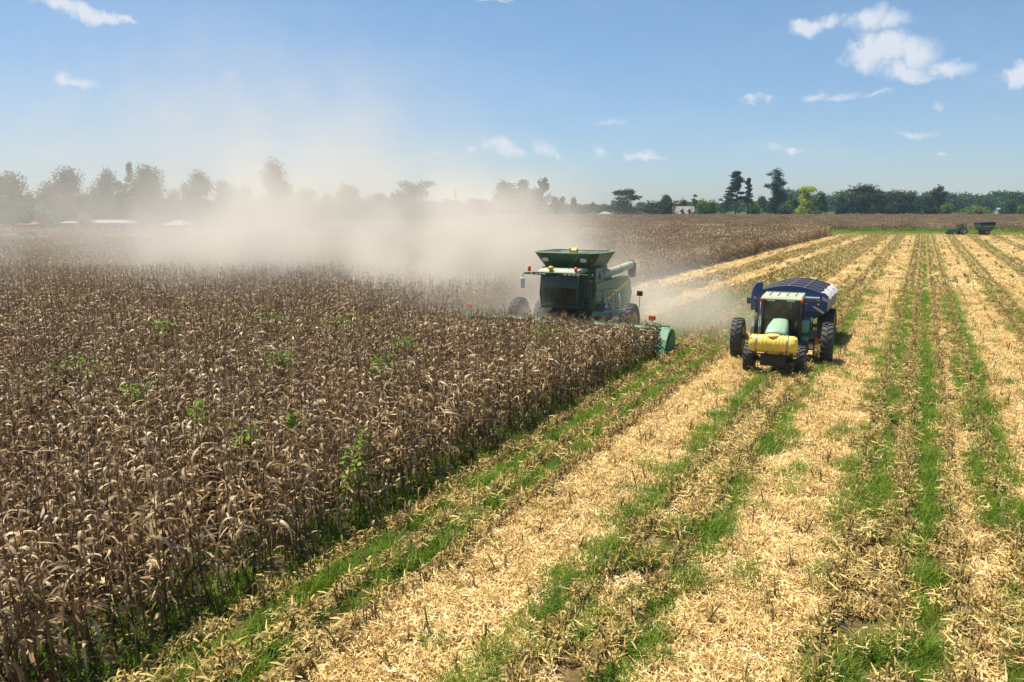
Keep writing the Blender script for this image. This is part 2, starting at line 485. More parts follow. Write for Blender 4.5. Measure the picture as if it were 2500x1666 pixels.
M_RESID = leafmat('corn_residue', [(0, (.08, .048, .014)), (.35, (.33, .225, .07)), (.7, (.66, .49, .16)), (1, (.93, .77, .40))], trans=.1, rough=.55)
M_STUB = leafmat('stubble', [(0, (.10, .068, .02)), (.5, (.28, .20, .06)), (1, (.60, .46, .16))], trans=.05, rough=.6)

def leaf_strip(mb, r, base, az, L, wd, up, droop, seg, mi, lr, twist=0.0, curl=0.0):
    """one dried blade: rises from the stalk then falls over"""
    pts = []; p = Vector(base); a = up; azc = az
    st = L / seg
    for i in range(seg + 1):
        f = i / seg
        pts.append((p.copy(), a, azc))
        d = Vector((math.cos(azc) * math.cos(a), math.sin(azc) * math.cos(a), math.sin(a)))
        p = p + d * st
        a -= droop * (.35 + 1.3 * f) / seg * 1.35
        if a < -1.45: a = -1.45
        azc += curl / seg
    vs = []
    for i, (q, a, azc) in enumerate(pts):
        f = i / seg
        w = wd * (0.55 + 1.2 * f) if f < .38 else wd * (1.0 - ((f - .38) / .62) ** 1.6)
        w = max(w, .004)
        tw = twist * f
        side = Vector((-math.sin(azc), math.cos(azc), 0))
        nrm = Vector((-math.cos(azc) * math.sin(a), -math.sin(azc) * math.sin(a), math.cos(a)))
        sv = side * math.cos(tw) + nrm * math.sin(tw)
        vs += [q - sv * w / 2, q + sv * w / 2]
    fs = [(2 * i, 2 * i + 1, 2 * i + 3, 2 * i + 2) for i in range(seg)]
    mb.add(vs, fs, mi, lr, True)

def corn_plant(r, lod=0, only_top=False, base=(0, 0), ht=None, mbs=None):
    """returns dict part -> MB"""
    H = ht or r.uniform(1.95, 2.4)
    if mbs is None: mbs = {k: MB() for k in ('stalk', 'leaves', 'ear', 'tassel')}
    bx, by = base
    lean = (r.normal(0, .05), r.normal(0, .05))
    cur = (r.normal(0, .05), r.normal(0, .05))
    def sp(z):
        f = z / H
        return Vector((bx + lean[0] * z + cur[0] * f * f, by + lean[1] * z + cur[1] * f * f, z))
    ns = (6, 3, 1)[lod]
    z0 = 0 if not only_top else .5
    mbs['stalk'].tube([sp(z0 + (H - z0) * i / ns) for i in range(ns + 1)], [.017 * (1 - .6 * i / ns) for i in range(ns + 1)], (5, 4, 3)[lod], 0, False, r.random())
    nl = (18, 12, 7)[lod]
    az = r.uniform(0, 6.28)
    for i in range(nl):
        z = H * ((.07 if not only_top else .5) + (.89 if not only_top else .47) * i / (nl - 1)) + r.normal(0, .03)
        az += math.pi + r.normal(0, .55)
        f = z / H
        L = (r.uniform(.45, .90) if f < .85 else r.uniform(.28, .5))
        wd = r.uniform(.028, .066) * (1 if lod == 0 else (1.25 if lod == 1 else 1.9))
        up = r.uniform(-.1, 1.25); dr = r.uniform(2.6, 6.0)
        if r.random() < .12: dr = r.uniform(.5, 1.4)
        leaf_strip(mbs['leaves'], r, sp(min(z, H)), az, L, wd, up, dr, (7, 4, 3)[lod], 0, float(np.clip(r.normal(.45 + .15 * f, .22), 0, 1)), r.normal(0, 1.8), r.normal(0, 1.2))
    if lod < 2 and not only_top:
        for e in range(1):
            z = H * r.uniform(.40, .56); a = r.uniform(0, 6.28)
            q = sp(z); tilt = r.uniform(-1.3, 1.2)
            d = Vector((math.cos(a) * math.cos(tilt), math.sin(a) * math.cos(tilt), math.sin(tilt)))
            q = q + Vector((math.cos(a), math.sin(a), 0)) * .03
            Ln = r.uniform(.20, .29)
            pr = [.012, .027, .033, .030, .018, .004]
            mbs['ear'].tube([q + d * Ln * j / 5 for j in range(6)], pr, (7, 5)[lod], 0, False, r.random())
            for j in range((4, 2)[lod]):
                leaf_strip(mbs['ear'], r, q + d * Ln * r.uniform(.1, .6), a + r.normal(0, 1.0), r.uniform(.12, .24), .035, tilt + r.normal(0, .5), r.uniform(0.5, 2.5), 3, 0, r.random())
    if r.random() < .8:
        top = sp(H)
        for j in range((6, 4, 2)[lod]):
            a = r.uniform(0, 6.28); s = r.uniform(.05, .5) if j else 0
            e = top + Vector((math.cos(a) * s * .28, math.sin(a) * s * .28, r.uniform(.16, .3)))
            w = (.006, .009, .016)[lod]
            sd = Vector((-math.sin(a), math.cos(a), 0)) * w
            mid = (top + e) / 2 + Vector((math.cos(a), math.sin(a), 0)) * .02
            e2 = e + Vector((math.cos(a) * .05, math.sin(a) * .05, -.04 * s))
            mbs['tassel'].add([top - sd * .5, top + sd * .5, mid + sd, mid - sd, e2], [(0, 1, 2, 3), (3, 2, 4)], 0, r.random(), True)
    return mbs
PM = {'stalk': M_STALK, 'leaves': M_LEAF, 'ear': M_HUSK, 'tassel': M_TASSEL}
def joined(mbs, name):
    mb = MB()
    for mi, k in enumerate(('stalk', 'leaves', 'ear', 'tassel')):
        s = mbs[k]; b = mb.n
        mb.v.extend(s.v); mb.n += s.n
        mb.f.extend([tuple(i + b for i in f) for f in s.f]); mb.mi.extend([mi] * len(s.f)); mb.lr.extend(s.lr); mb.smooth.extend(s.smooth)
    return mb.build(name, [PM[k] for k in ('stalk', 'leaves', 'ear', 'tassel')], link=False)

def in_view(x, y, z=1.2, m=1.04):
    """rough frustum test (numpy)"""
    c, s = math.cos(PITCH), math.sin(PITCH)
    fz = y * c - (z - CAM_H) * s
    ux = x / np.maximum(fz, .01) * F_PX
    uy = (y * s + (z - CAM_H) * c) / np.maximum(fz, .01) * F_PX
    return (fz > .5) & (np.abs(ux) < 1250 * m) & (np.abs(uy) < 833 * m)

def y_left(x):   # far boundary of the near cornfield (closer on the far left)
    return np.where(x < -15, 164 + np.clip((x + 110) / 95, 0, 1) * 10, Y_FAR)

# plants of the near field, one by one up to 58 m
rowk = np.arange(-1, -110, -1)
X_, Y_ = [], []
for k in rowk:
    p = K0 + ROW * k
    t = np.arange(-6, 75, .165) + rng.uniform(0, .16)
    t = t + rng.normal(0, .03, len(t))
    keep = rng.random(len(t)) > .05
    t = t[keep]
    # along-row coordinate t (metres) -> point
    y = t * KN
    pj = p + rng.normal(0, .035, len(t))
    x = x_of(pj, y)
    m = ~in_cut(np.full_like(y, p), y) & (y < 58)
    X_.append(x[m]); Y_.append(y[m])
cx_, cy_ = np.concatenate(X_), np.concatenate(Y_)
vis = in_view(cx_, cy_, 1.2, 1.12) | in_view(cx_, cy_, 2.2, 1.08) | in_view(cx_, cy_, 0.1, 1.1)
m = vis | ((cy_ < 30) & (np.abs(cx_) < cy_ * .8 + 3) & (cy_ > 3.5))
cx_, cy_ = cx_[m], cy_[m]
dist = np.hypot(cx_, cy_)
topv = in_view(cx_, cy_, 2.0, .985)
order = np.argsort(np.where(topv, dist, 1e9))
ind = order[:300]; rest = order[300:]

NP = 14
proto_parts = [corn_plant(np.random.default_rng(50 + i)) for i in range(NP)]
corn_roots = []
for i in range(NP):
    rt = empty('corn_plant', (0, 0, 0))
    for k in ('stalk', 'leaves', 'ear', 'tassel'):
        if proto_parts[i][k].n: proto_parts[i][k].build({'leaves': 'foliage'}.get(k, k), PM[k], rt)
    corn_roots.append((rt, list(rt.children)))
edge_p = K0 - ROW
ORD = ('first second third fourth fifth sixth seventh eighth ninth tenth eleventh twelfth'.split() + ['far inner'] * 60)
for j, q in enumerate(ind):
    i = int(rng.integers(NP))
    if j < NP:
        rt = corn_roots[j][0]
    else:
        src, kids = corn_roots[i]
        rt = src.copy(); COL.objects.link(rt)
        for c in kids:
            d = c.copy(); COL.objects.link(d); d.parent = rt
    rt.location = (cx_[q], cy_[q], 0); s = rng.uniform(.92, 1.08)
    rt.scale = (s, s, s); rt.rotation_euler = (rng.normal(0, .05), rng.normal(0, .05), rng.uniform(0, 6.28))
    pe = float(px_of(cx_[q], cy_[q]))
    front = pe > edge_p - .4
    rk = max(0, int(round((edge_p - pe) / ROW)))
    ow = ORD[rk]
    tag(rt, 'dry brown corn plant in the outermost row beside the stubble' if rk == 0 else 'dry brown corn plant in the %s row in from the cut edge' % ow, 'corn plant',
        'corn plants of the outermost row' if rk == 0 else 'corn plants of the %s row in from the edge' % ow)

# stuff: the rest of the cornfield
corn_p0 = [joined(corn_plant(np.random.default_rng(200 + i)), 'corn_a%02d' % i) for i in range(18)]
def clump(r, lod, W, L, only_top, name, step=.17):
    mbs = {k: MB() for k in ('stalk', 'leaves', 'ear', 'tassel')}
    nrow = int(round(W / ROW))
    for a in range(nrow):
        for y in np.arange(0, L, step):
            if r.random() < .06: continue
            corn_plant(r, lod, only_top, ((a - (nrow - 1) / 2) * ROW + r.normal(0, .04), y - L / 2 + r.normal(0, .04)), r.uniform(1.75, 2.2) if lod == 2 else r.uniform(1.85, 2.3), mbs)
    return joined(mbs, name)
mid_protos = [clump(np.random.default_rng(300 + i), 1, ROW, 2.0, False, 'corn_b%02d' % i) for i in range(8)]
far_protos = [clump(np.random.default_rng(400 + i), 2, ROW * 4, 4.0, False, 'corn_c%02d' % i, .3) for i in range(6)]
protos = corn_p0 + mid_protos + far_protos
pts, rot, scl, idx = [], [], [], []
for q in rest:
    pts.append((cx_[q], cy_[q], 0)); rot.append((rng.normal(0, .07), rng.normal(0, .07), rng.uniform(0, 6.28))); s = rng.uniform(.88, 1.1)
    pq = float(px_of(cx_[q], cy_[q])); near_h = (HDR_Y0 - 1.0 + (-10.2 - pq) * (SL * KN)) - cy_[q]
    zf = float(np.interp(near_h, [0, 1.2, 3.0, 7.0], [.58, .66, .86, 1.0])) if pq > K0 - .45 - 12.5 * ROW else 1.0      # stalks being pulled into the header
    scl.append((s, s, s * zf)); idx.append(int(rng.integers(18)))
AZ = -math.atan(SL)
# mid range rows 58..112 m, 2 m pieces of row
for k in range(-1, -200, -1):
    p = K0 + ROW * k
    t = np.arange(58 / KN + 1, 112 / KN, 2.0); y = t * KN
    x = x_of(np.full_like(y, p), y)
    mm = ~in_cut(np.full_like(y, p), y) & in_view(x, y, 1.5, 1.05)
    for a, b in zip(x[mm], y[mm]):
        pts.append((a, b, 0)); rot.append((0, 0, AZ + (math.pi if rng.random() < .5 else 0))); s = rng.uniform(.93, 1.08); scl.append((1, 1, s)); idx.append(18 + int(rng.integers(8)))
# far: 4 x 4 rows blocks
for k in range(-3, -400, -4):
    p = K0 + ROW * (k + .5) - 12 * ROW
    t = np.arange(112 / KN + 1, 190 / KN, 4.0); y = t * KN
    x = x_of(np.full_like(y, p), y)
    mm = in_view(x, y, 1.5, 1.05) & (y < y_left(x) - 1.0)
    for a, b in zip(x[mm], y[mm]):
        pts.append((a, b, 0)); rot.append((0, 0, AZ - .03 + (math.pi if rng.random() < .5 else 0))); s = rng.uniform(.93, 1.08); scl.append((1, 1, s)); idx.append(26 + int(rng.integers(6)))
# a couple of rows to close the far edge strip next to the cut between 112 m and the corner
scatter('corn_field', protos, pts, rot, scl, idx, 'standing dry brown corn filling the near field on the left', 'cornfield')
# second cornfield beyond the track
pts, rot, scl, idx = [], [], [], []
for y in np.arange(202.5, 404, 3.9):
    w = y * .68
    for x in np.arange(-60, w, 3.86):
        if in_view(np.array(x), np.array(y), 1.5, 1.04):
            pts.append((x + rng.normal(0, .1), y, (0))); rot.append((0, 0, (math.pi if rng.random() < .5 else 0))); scl.append((1, 1, rng.uniform(.9, 1.02))); idx.append(int(rng.integers(6)))
far2 = [clump(np.random.default_rng(450 + i), 2, ROW * 4, 4.0, False, 'corn_d%02d' % i, .3) for i in range(6)]
scatter('far_cornfield', far2, pts, rot, scl, idx, 'second field of dry brown corn beyond the green track', 'cornfield')

# ------------------------------------------------------------------ grass, stubble, chaff
def grass_tuft(r, n=60, R0=.28, h=.3, name='g', mat=M_GRASS, wide=.012):
    mb = MB()
    for i in range(n):
        a = r.uniform(0, 6.28); d = R0 * math.sqrt(r.random())
        leaf_strip(mb, r, (math.cos(a) * d, math.sin(a) * d, 0), r.uniform(0, 6.28), h * r.uniform(.6, 1.4), wide * r.uniform(.7, 1.5), r.uniform(.8, 1.5), r.uniform(.6, 2.4), 3, 0, r.random())
    return mb.build(name, mat, link=False)
GR = [grass_tuft(np.random.default_rng(600 + i), 85, .3, .30, 'grass_a%d' % i) for i in range(6)]
GRF = [grass_tuft(np.random.default_rng(620 + i), 60, .9, .42, 'grass_b%d' % i, wide=.05) for i in range(4)]
pts, rot, scl, idx = [], [], [], []
def cells(dp, dy, p0, p1, y0, y1):
    PP, YY = np.meshgrid(np.arange(p0, p1, dp), np.arange(y0, y1, dy))
    PP = PP + rng.uniform(-.5, .5, PP.shape) * dp; YY = YY + rng.uniform(-.5, .5, PP.shape) * dy
    return PP.ravel(), YY.ravel()
p, y = cells(.22, .28, -13, 22, 7, 62)
x = x_of(p, y)
g = green_at(p, y)
prob = np.where(in_cut(p, y), g, np.where(p > -11.9, .38, .0))
dr_ = np.abs(((p - K0 + ROW / 2) % ROW) - ROW / 2)
prob = np.maximum(prob, np.where(in_cut(p, y) & (hash_noise(p * 2, y, .8, 77) > .8), .3, 0)) * np.where(dr_ < .14, .3, 1.0)
mm = (rng.random(len(p)) < prob * 1.5) & in_view(x, y, .1, 1.06)
for a, b, pp in zip(x[mm], y[mm], p[mm]):
    pts.append((a, b, 0)); rot.append((0, 0, rng.uniform(0, 6.28))); s = rng.uniform(.6, 1.25); scl.append((s, s, s)); idx.append(int(rng.integers(6)))
p, y = cells(.6, .9, -22, 45, 62, 178)
x = x_of(p, y); g = green_at(p, y)
mm = (rng.random(len(p)) < g * .95) & in_cut(p, y) & in_view(x, y, .1, 1.04)
for a, b in zip(x[mm], y[mm]):
    pts.append((a, b, 0)); rot.append((0, 0, rng.uniform(0, 6.28))); s = rng.uniform(.4, .75); scl.append((s, s, s * .8)); idx.append(6 + int(rng.integers(4)))
# green track across the far end
for i in range(3300):
    y = rng.uniform(179.5, 203); x = rng.uniform(60, 140)
    if y < 184 and rng.random() < .5: continue
    pts.append((x, y, 0)); rot.append((0, 0, rng.uniform(0, 6.28))); s = rng.uniform(.5, 1.0) * (1.9 if y > 199 else 1); scl.append((s, s, s * 1.1)); idx.append(6 + int(rng.integers(4)))
for i in range(900):      # weeds along the front of the second field
    x = rng.uniform(-60, 140); y = 201.0 + rng.normal(0, .9)
    if hash_noise(np.array(x), np.array(y), 4.0, 55) < .4: continue
    pts.append((x, y, 0)); rot.append((0, 0, rng.uniform(0, 6.28))); s = rng.uniform(.9, 1.8); scl.append((s, s, s * 1.6)); idx.append(6 + int(rng.integers(4)))
scatter('grass', GR + GRF, pts, rot, scl, idx, 'bright green grass between the stubble rows', 'grass')

def stub(r, name, link=False, lod=0):
    mb = MB(); H = r.uniform(.26, .50)
    lx, ly = r.normal(0, .07), r.normal(0, .07)
    mb.tube([(0, 0, 0), (lx * .5, ly * .5, H * .5), (lx, ly, H)], [.016, .014, .014], 6 if lod == 0 else 4, 0, True, r.random() * .6)
    for j in range(int(r.integers(5, 9))):
        leaf_strip(mb, r, (lx * .5, ly * .5, H * r.uniform(.2, .9)), r.uniform(0, 6.28), r.uniform(.12, .34), r.uniform(.02, .045) * (1 + lod), r.uniform(-.6, 1.4), r.uniform(1., 5.), 4 if lod == 0 else 2, 0, r.random(), r.normal(0, 1))
    return mb.build(name, M_STUB, link=link)
SX, SY, SF = [], [], []
for (p, s) in stub_rows():
    t = np.arange(8, 75, .13); t = t + rng.normal(0, .04, len(t))
    y = t * KN; pj = p + rng.normal(0, .055, len(t)); x = x_of(pj, y)
    pr = np.where(s > .5, .12, .93)
    if p > K0 + 5.3 and s <= .5 and p < 2.6: pr = .55
    if p > 2.6 and s <= .5: pr = .5
    mm = (rng.random(len(t)) < pr) & in_cut(np.full_like(y, p), y) & in_view(x, y, .1, 1.05)
    SX.append(x[mm]); SY.append(y[mm])
sx, sy = np.concatenate(SX), np.concatenate(SY)
ok = in_view(sx, sy, .15, .985)
order = np.argsort(np.where(ok, np.hypot(sx, sy), 1e9))
ST = [stub(np.random.default_rng(700 + i), 'stubble_stalk', link=True) for i in range(10)]
for j, q in enumerate(order[:300]):
    o = ST[j] if j < 10 else ST[int(rng.integers(10))].copy()
    if j >= 10: COL.objects.link(o)
    o.location = (sx[q], sy[q], 0); o.rotation_euler = (0, 0, rng.uniform(0, 6.28)); s = rng.uniform(.85, 1.15); o.scale = (s, s, s)
    pe = float(px_of(sx[q], sy[q]))
    rk = int(round((pe - K0) / ROW))
    if pe < -7: L = G = None; nm = '%s stub row from the standing corn' % ORD[max(0, rk)]
    elif pe < -2.5: nm = '%s row from the standing corn, between two chaff bands' % ORD[max(0, rk)]
    else: nm = ('stub row left of the bright green strip', 'stub row right of the bright green strip')[pe > .45]
    L, G = 'short cut corn stalk in the ' + nm, 'stubs of the ' + nm
    tag(o, L, 'corn stub', G)
SP = [stub(np.random.default_rng(720 + i), 'stub_a%02d' % i) for i in range(10)]
def stub_row(r, name):
    mb = MB()
    for y in np.arange(-1.5, 1.5, .2):
        H = r.uniform(.2, .38); x0 = r.normal(0, .05)
        mb.tube([(x0, y, 0), (x0 + r.normal(0, .05), y + r.normal(0, .05), H)], .02, 3, 0, False, r.random())
        for j in range(4):
            leaf_strip(mb, r, (x0, y, H * r.uniform(.2, .9)), r.uniform(0, 6.28), r.uniform(.2, .45), .07, r.uniform(-.2, 1.), r.uniform(1., 3.), 2, 0, r.random())
    return mb.build(name, M_STUB, link=False)
SR = [stub_row(np.random.default_rng(740 + i), 'stub_b%d' % i) for i in range(5)]
pts, rot, scl, idx = [], [], [], []
for q in order[300:]:
    pts.append((sx[q], sy[q], 0)); rot.append((0, 0, rng.uniform(0, 6.28))); s = rng.uniform(.85, 1.15); scl.append((s, s, s)); idx.append(int(rng.integers(10)))
for (p, s) in stub_rows():
    t = np.arange(75.5, 200, 3.0); y = t * KN; x = x_of(np.full_like(y, p), y)
    pr = .15 if s > .5 else .95
    mm = (rng.random(len(t)) < pr) & in_cut(np.full_like(y, p), y) & in_view(x, y, .1, 1.03) & (y < 178)
    for a, b in zip(x[mm], y[mm]):
        pts.append((a, b, 0)); rot.append((0, 0, AZ + (math.pi if rng.random() < .5 else 0))); scl.append((1, 1, 1)); idx.append(10 + int(rng.integers(5)))
scatter('corn_stubble', SP + SR, pts, rot, scl, idx, 'rows of cut yellow corn stubble running to the far track', 'stubble')

def flakes(r, name, n, W, L, mat, lmin, lmax, wmin, wmax, zmax, tilt=.35, lean=None):
    """a patch of shredded leaves, husks and stalk pieces lying about"""
    mb = MB()
    for i in range(n):
        x, y = r.uniform(-W / 2, W / 2), r.uniform(-L / 2, L / 2)
        ln = r.uniform(lmin, lmax); w = r.uniform(wmin, wmax); a = r.uniform(0, 6.28)
        z = r.random() ** 1.5 * zmax + .012
        t = r.normal(0, tilt); b = t - r.uniform(-1.1, 1.1); rl = r.normal(0, .5)
        d1 = Vector((math.cos(a) * math.cos(t), math.sin(a) * math.cos(t), math.sin(t)))
        d2 = Vector((math.cos(a + .3) * math.cos(b), math.sin(a + .3) * math.cos(b), math.sin(b)))
        sv = Vector((-math.sin(a) * math.cos(rl), math.cos(a) * math.cos(rl), math.sin(rl))) * w / 2
        c = Vector((x, y, z)); p0 = c - d1 * ln / 2; p1 = c; p2 = c + d2 * ln / 2
        mb.add([p0 - sv * .4, p0 + sv * .4, p1 + sv, p1 - sv, p2 + sv * .3, p2 - sv * .3], [(0, 1, 2, 3), (3, 2, 4, 5)], 0, r.random(), False)
    return mb.build(name, mat, link=False)
CH = [flakes(np.random.default_rng(800 + i), 'chaff_a%d' % i, 300, .62, .62, M_CHAFF, .05, .34, .007, .036, .11) for i in range(7)]
RS = [flakes(np.random.default_rng(820 + i), 'chaff_b%d' % i, 115, .38, .62, M_RESID, .08, .33, .010, .038, .24) for i in range(7)]
pts, rot, scl, idx = [], [], [], []
p, y = cells(.32, .40, -22, 24, 7.5, 64); x = x_of(p, y)
st = straw_at(p, y); gr = green_at(p, y); cut = in_cut(p, y); v = in_view(x, y, .05, 1.05)
r1 = rng.random(len(p))
for a, b, s_, g_, c_, v_, q, pp in zip(x, y, st, gr, cut, v, r1, p):
    if not (c_ and v_): continue
    if s_ > .35 + .3 * (q - .5):
        k = 0
        if b > 45 and q < .3: continue
    else:
        k = 7
        dr_ = abs(((pp - K0 + ROW / 2) % ROW) - ROW / 2)
        if dr_ > .16 and (g_ > .5 and q < .96 or g_ > .2 and q < .88 or q < .6): continue
    pts.append((a, b, 0.0)); rot.append((0, 0, rng.uniform(0, 6.28) if k == 0 else AZ + rng.normal(0, .1))); scl.append((1, 1, rng.uniform(.7, 1.3))); idx.append(k + int(rng.integers(7)))
CHF = [flakes(np.random.default_rng(840 + i), 'chaff_c%d' % i, 240, 1.6, 3.0, M_CHAFF, .2, .45, .05, .10, .09) for i in range(4)]
RSF = [flakes(np.random.default_rng(860 + i), 'chaff_d%d' % i, 90, .55, 3.0, M_RESID, .2, .55, .05, .10, .22) for i in range(4)]
p, y = cells(1.2, 2.4, -22, 50, 64, 178); x = x_of(p, y)
st = straw_at(p, y); cut = in_cut(p, y); v = in_view(x, y, .05, 1.03)
for a, b, s_, c_, v_ in zip(x, y, st, cut, v):
    if not (c_ and v_): continue
    if s_ <= .4: continue
    k = 14
    pts.append((a, b, 0.0)); rot.append((0, 0, AZ)); scl.append((1, 1, 1)); idx.append(k + int(rng.integers(4)))
for (p, s) in stub_rows():
    if s > .5: continue
    y = np.arange(64, 178, 2.5); x = x_of(np.full_like(y, p), y); mm = in_cut(np.full_like(y, p), y) & in_view(x, y, .05, 1.03)
    for a, b in zip(x[mm], y[mm]):
        pts.append((a, b, 0.0)); rot.append((0, 0, AZ - .03 * (p < -10))); scl.append((1, 1, 1)); idx.append(18 + int(rng.integers(4)))
for i in range(900):
    pts.append((rng.uniform(60, 140), rng.uniform(178, 198), 0)); rot.append((0, 0, rng.uniform(0, 6.28))); scl.append((1, 1, 1)); idx.append(18 + int(rng.integers(4)))
scatter('chaff', CH + RS + CHF + RSF, pts, rot, scl, idx, 'pale shredded husks and leaves strewn over the cut field', 'chaff')

# ------------------------------------------------------------------ materials for machines
M_GREEN = paint('machine_green', (.022, .125, .035), .38, dust=.26)
M_GREEN_D = paint('machine_green_dark', (.012, .060, .018), .45, dust=.2)
M_GREEN_L = paint('machine_green_faded', (.10, .27, .15), .4, dust=.6, dustcol=(.52, .58, .46))
M_ROOF = paint('cab_roof_green', (.20, .28, .18), .5, dust=.9, dustcol=(.56, .53, .42))
M_YEL = paint('machine_yellow', (.62, .42, .02), .4, dust=.3)
M_TANK = paint('tank_plastic_yellow', (.86, .60, .09), .35, dust=.15, dustcol=(.8, .66, .36))
M_BLK = paint('black_steel', (.018, .018, .018), .5, dust=.25)
M_RUB = paint('tyre_rubber', (.026, .026, .028), .75, dust=.38, dustcol=(.30, .27, .23), scale=3)
M_RUBD = paint('tyre_rubber_black', (.012, .012, .013), .7, dust=.12)
M_STEEL = paint('worn_steel', (.42, .41, .39), .4, .7, dust=.3)
M_DARKST = paint('dull_steel', (.16, .17, .20), .6, .3, dust=.1)
M_WHITE = paint('white_plastic', (.75, .75, .72), .5, dust=.25)
M_BLUE = paint('cart_blue', (.018, .075, .22), .38, dust=.12)
M_BLUED = paint('cart_tarp_navy', (.005, .009, .03), .9, dust=.01)
M_TARP = paint('torn_tarp_grey', (.48, .47, .50), .8, dust=.3)
M_SEAT = paint('seat_fabric', (.03, .03, .03), .9, dust=.1)
M_ORANGE = paint('beacon_orange', (.75, .12, .02), .3, dust=.15)
M_RED = paint('reflector_red', (.72, .06, .02), .3, dust=.15)
M_AMBER = paint('reflector_amber', (.85, .32, .03), .3, dust=.1)
M_LENS = paint('lamp_lens', (.62, .63, .58), .15, dust=.2)
M_PURPLE = paint('bottle_label', (.30, .06, .20), .5, dust=.1)
M_SKIN = paint('skin', (.42, .24, .16), .6, dust=0)
M_SHIRT = paint('shirt', (.05, .06, .09), .9, dust=0)
M_CAP = paint('cap', (.03, .03, .03), .9, dust=0)
def glass_mat(name, tint):
    m = bpy.data.materials.new(name); m.use_nodes = True; m.node_tree.nodes.clear(); n = NT(m.node_tree)
    fr = n.n('ShaderNodeFresnel', {'IOR': 1.5})
    tr = n.n('ShaderNodeBsdfTransparent', {0: (*tint, 1)}); gl = n.n('ShaderNodeBsdfGlossy', {0: (.9, .95, 1, 1), 'Roughness': .04})
    mx = n.n('ShaderNodeMixShader', {0: fr.outputs[0], 1: tr.outputs[0], 2: gl.outputs[0]})
    df = n.n('ShaderNodeBsdfDiffuse', {0: (.4, .36, .28, 1)})
    tc = n.n('ShaderNodeTexCoord').outputs['Object']
    nz = n.n('ShaderNodeTexNoise', {'Vector': tc, 'Scale': 2.5, 'Detail': 5.0}).outputs['Fac']
    f = n.n('ShaderNodeMapRange', {'Value': nz, 'From Min': .4, 'From Max': .8, 'To Min': .02, 'To Max': .16}).outputs[0]
    mx2 = n.n('ShaderNodeMixShader', {0: f, 1: mx.outputs[0], 2: df.outputs[0]})
    n.n('ShaderNodeOutputMaterial', {0: mx2.outputs[0]})
    return m
M_GLASS = glass_mat('cab_glass', (.52, .58, .56))

def make_wheel(parent, x, y, r, w, rim_mat=M_YEL, tyre_mat=M_RUB, face=1, nl=22, name='wheel', lug=.04):
    """rim mesh with its tyre as child; axis along x; face=+1 dish towards +x"""
    rr = r * .56
    m = MB()
    m.lathe([(-w * .46, rr * .98), (-w * .46, rr * .90), (w * .1 * face, rr * .80), (w * .16 * face, rr * .35), (w * .30 * face, rr * .30), (w * .30 * face, .001)], (0, 0, 0), n=28)
    m.lathe([(w * .46, rr * .98), (w * .46, rr * .90), (w * .08 * face, rr * .82)], (0, 0, 0), n=28)
    for k in range(8):
        a = k * math.pi / 4
        m.lathe([(w * .31 * face, .02), (w * .34 * face, .02), (w * .34 * face, .0005)], (0, math.cos(a) * rr * .22, math.sin(a) * rr * .22), n=6)
    o = m.build(name, rim_mat, parent, loc=(x, y, r))
    t = MB()
    R1 = r - lug
    t.lathe([(-w * .40, rr * .96), (-w * .5, rr * 1.15), (-w * .53, (rr + R1) / 2), (-w * .5, R1 * .93), (-w * .42, R1 * .985), (0, R1),
             (w * .42, R1 * .985), (w * .5, R1 * .93), (w * .53, (rr + R1) / 2), (w * .5, rr * 1.15), (w * .40, rr * .96)], (0, 0, 0), n=44)
    for k in range(nl):
        for sd in (-1, 1):
            a0 = 2 * math.pi * (k + (.5 if sd > 0 else 0)) / nl
            secs = [(-.03, 0, r), (.22, .11, r * .998), (.46, .17, r * .975), (.52, .185, r * .90)]
            vs = []
            for fx, da, ro in secs:
                a = a0 - da * (.95 / r) ** .5
                hw = .028 * 1.1 / r
                for (da2, rad) in ((-hw, ro - lug * 1.4), (hw, ro - lug * 1.4), (hw * .7, ro), (-hw * .7, ro)):
                    vs.append((sd * fx * w, math.sin(a + da2) * rad * -1, math.cos(a + da2) * rad))
            fs = []
            for i in range(3):
                b = i * 4
                for q in range(4):
                    fs.append((b + q, b + (q + 1) % 4, b + 4 + (q + 1) % 4, b + 4 + q))
            fs += [(0, 1, 2, 3), (12, 13, 14, 15)]
            t.add(vs, fs)
    tt = t.build('tyre', tyre_mat, o)
    return o
def panel(mb, quad, th, mi=0):
    q = [Vector(v) for v in quad]
    n = (q[1] - q[0]).cross(q[2] - q[0]).normalized() * th
    k = len(q)
    vs = q + [v - n for v in q]
    mb.add(vs, [tuple(range(k)), tuple(reversed(range(k, 2 * k)))] + [((i + 1) % k, i, k + i, k + (i + 1) % k) for i in range(k)], mi)
    return mb
RZ = -math.atan(SL)     # heading: machines drive along the rows towards the camera

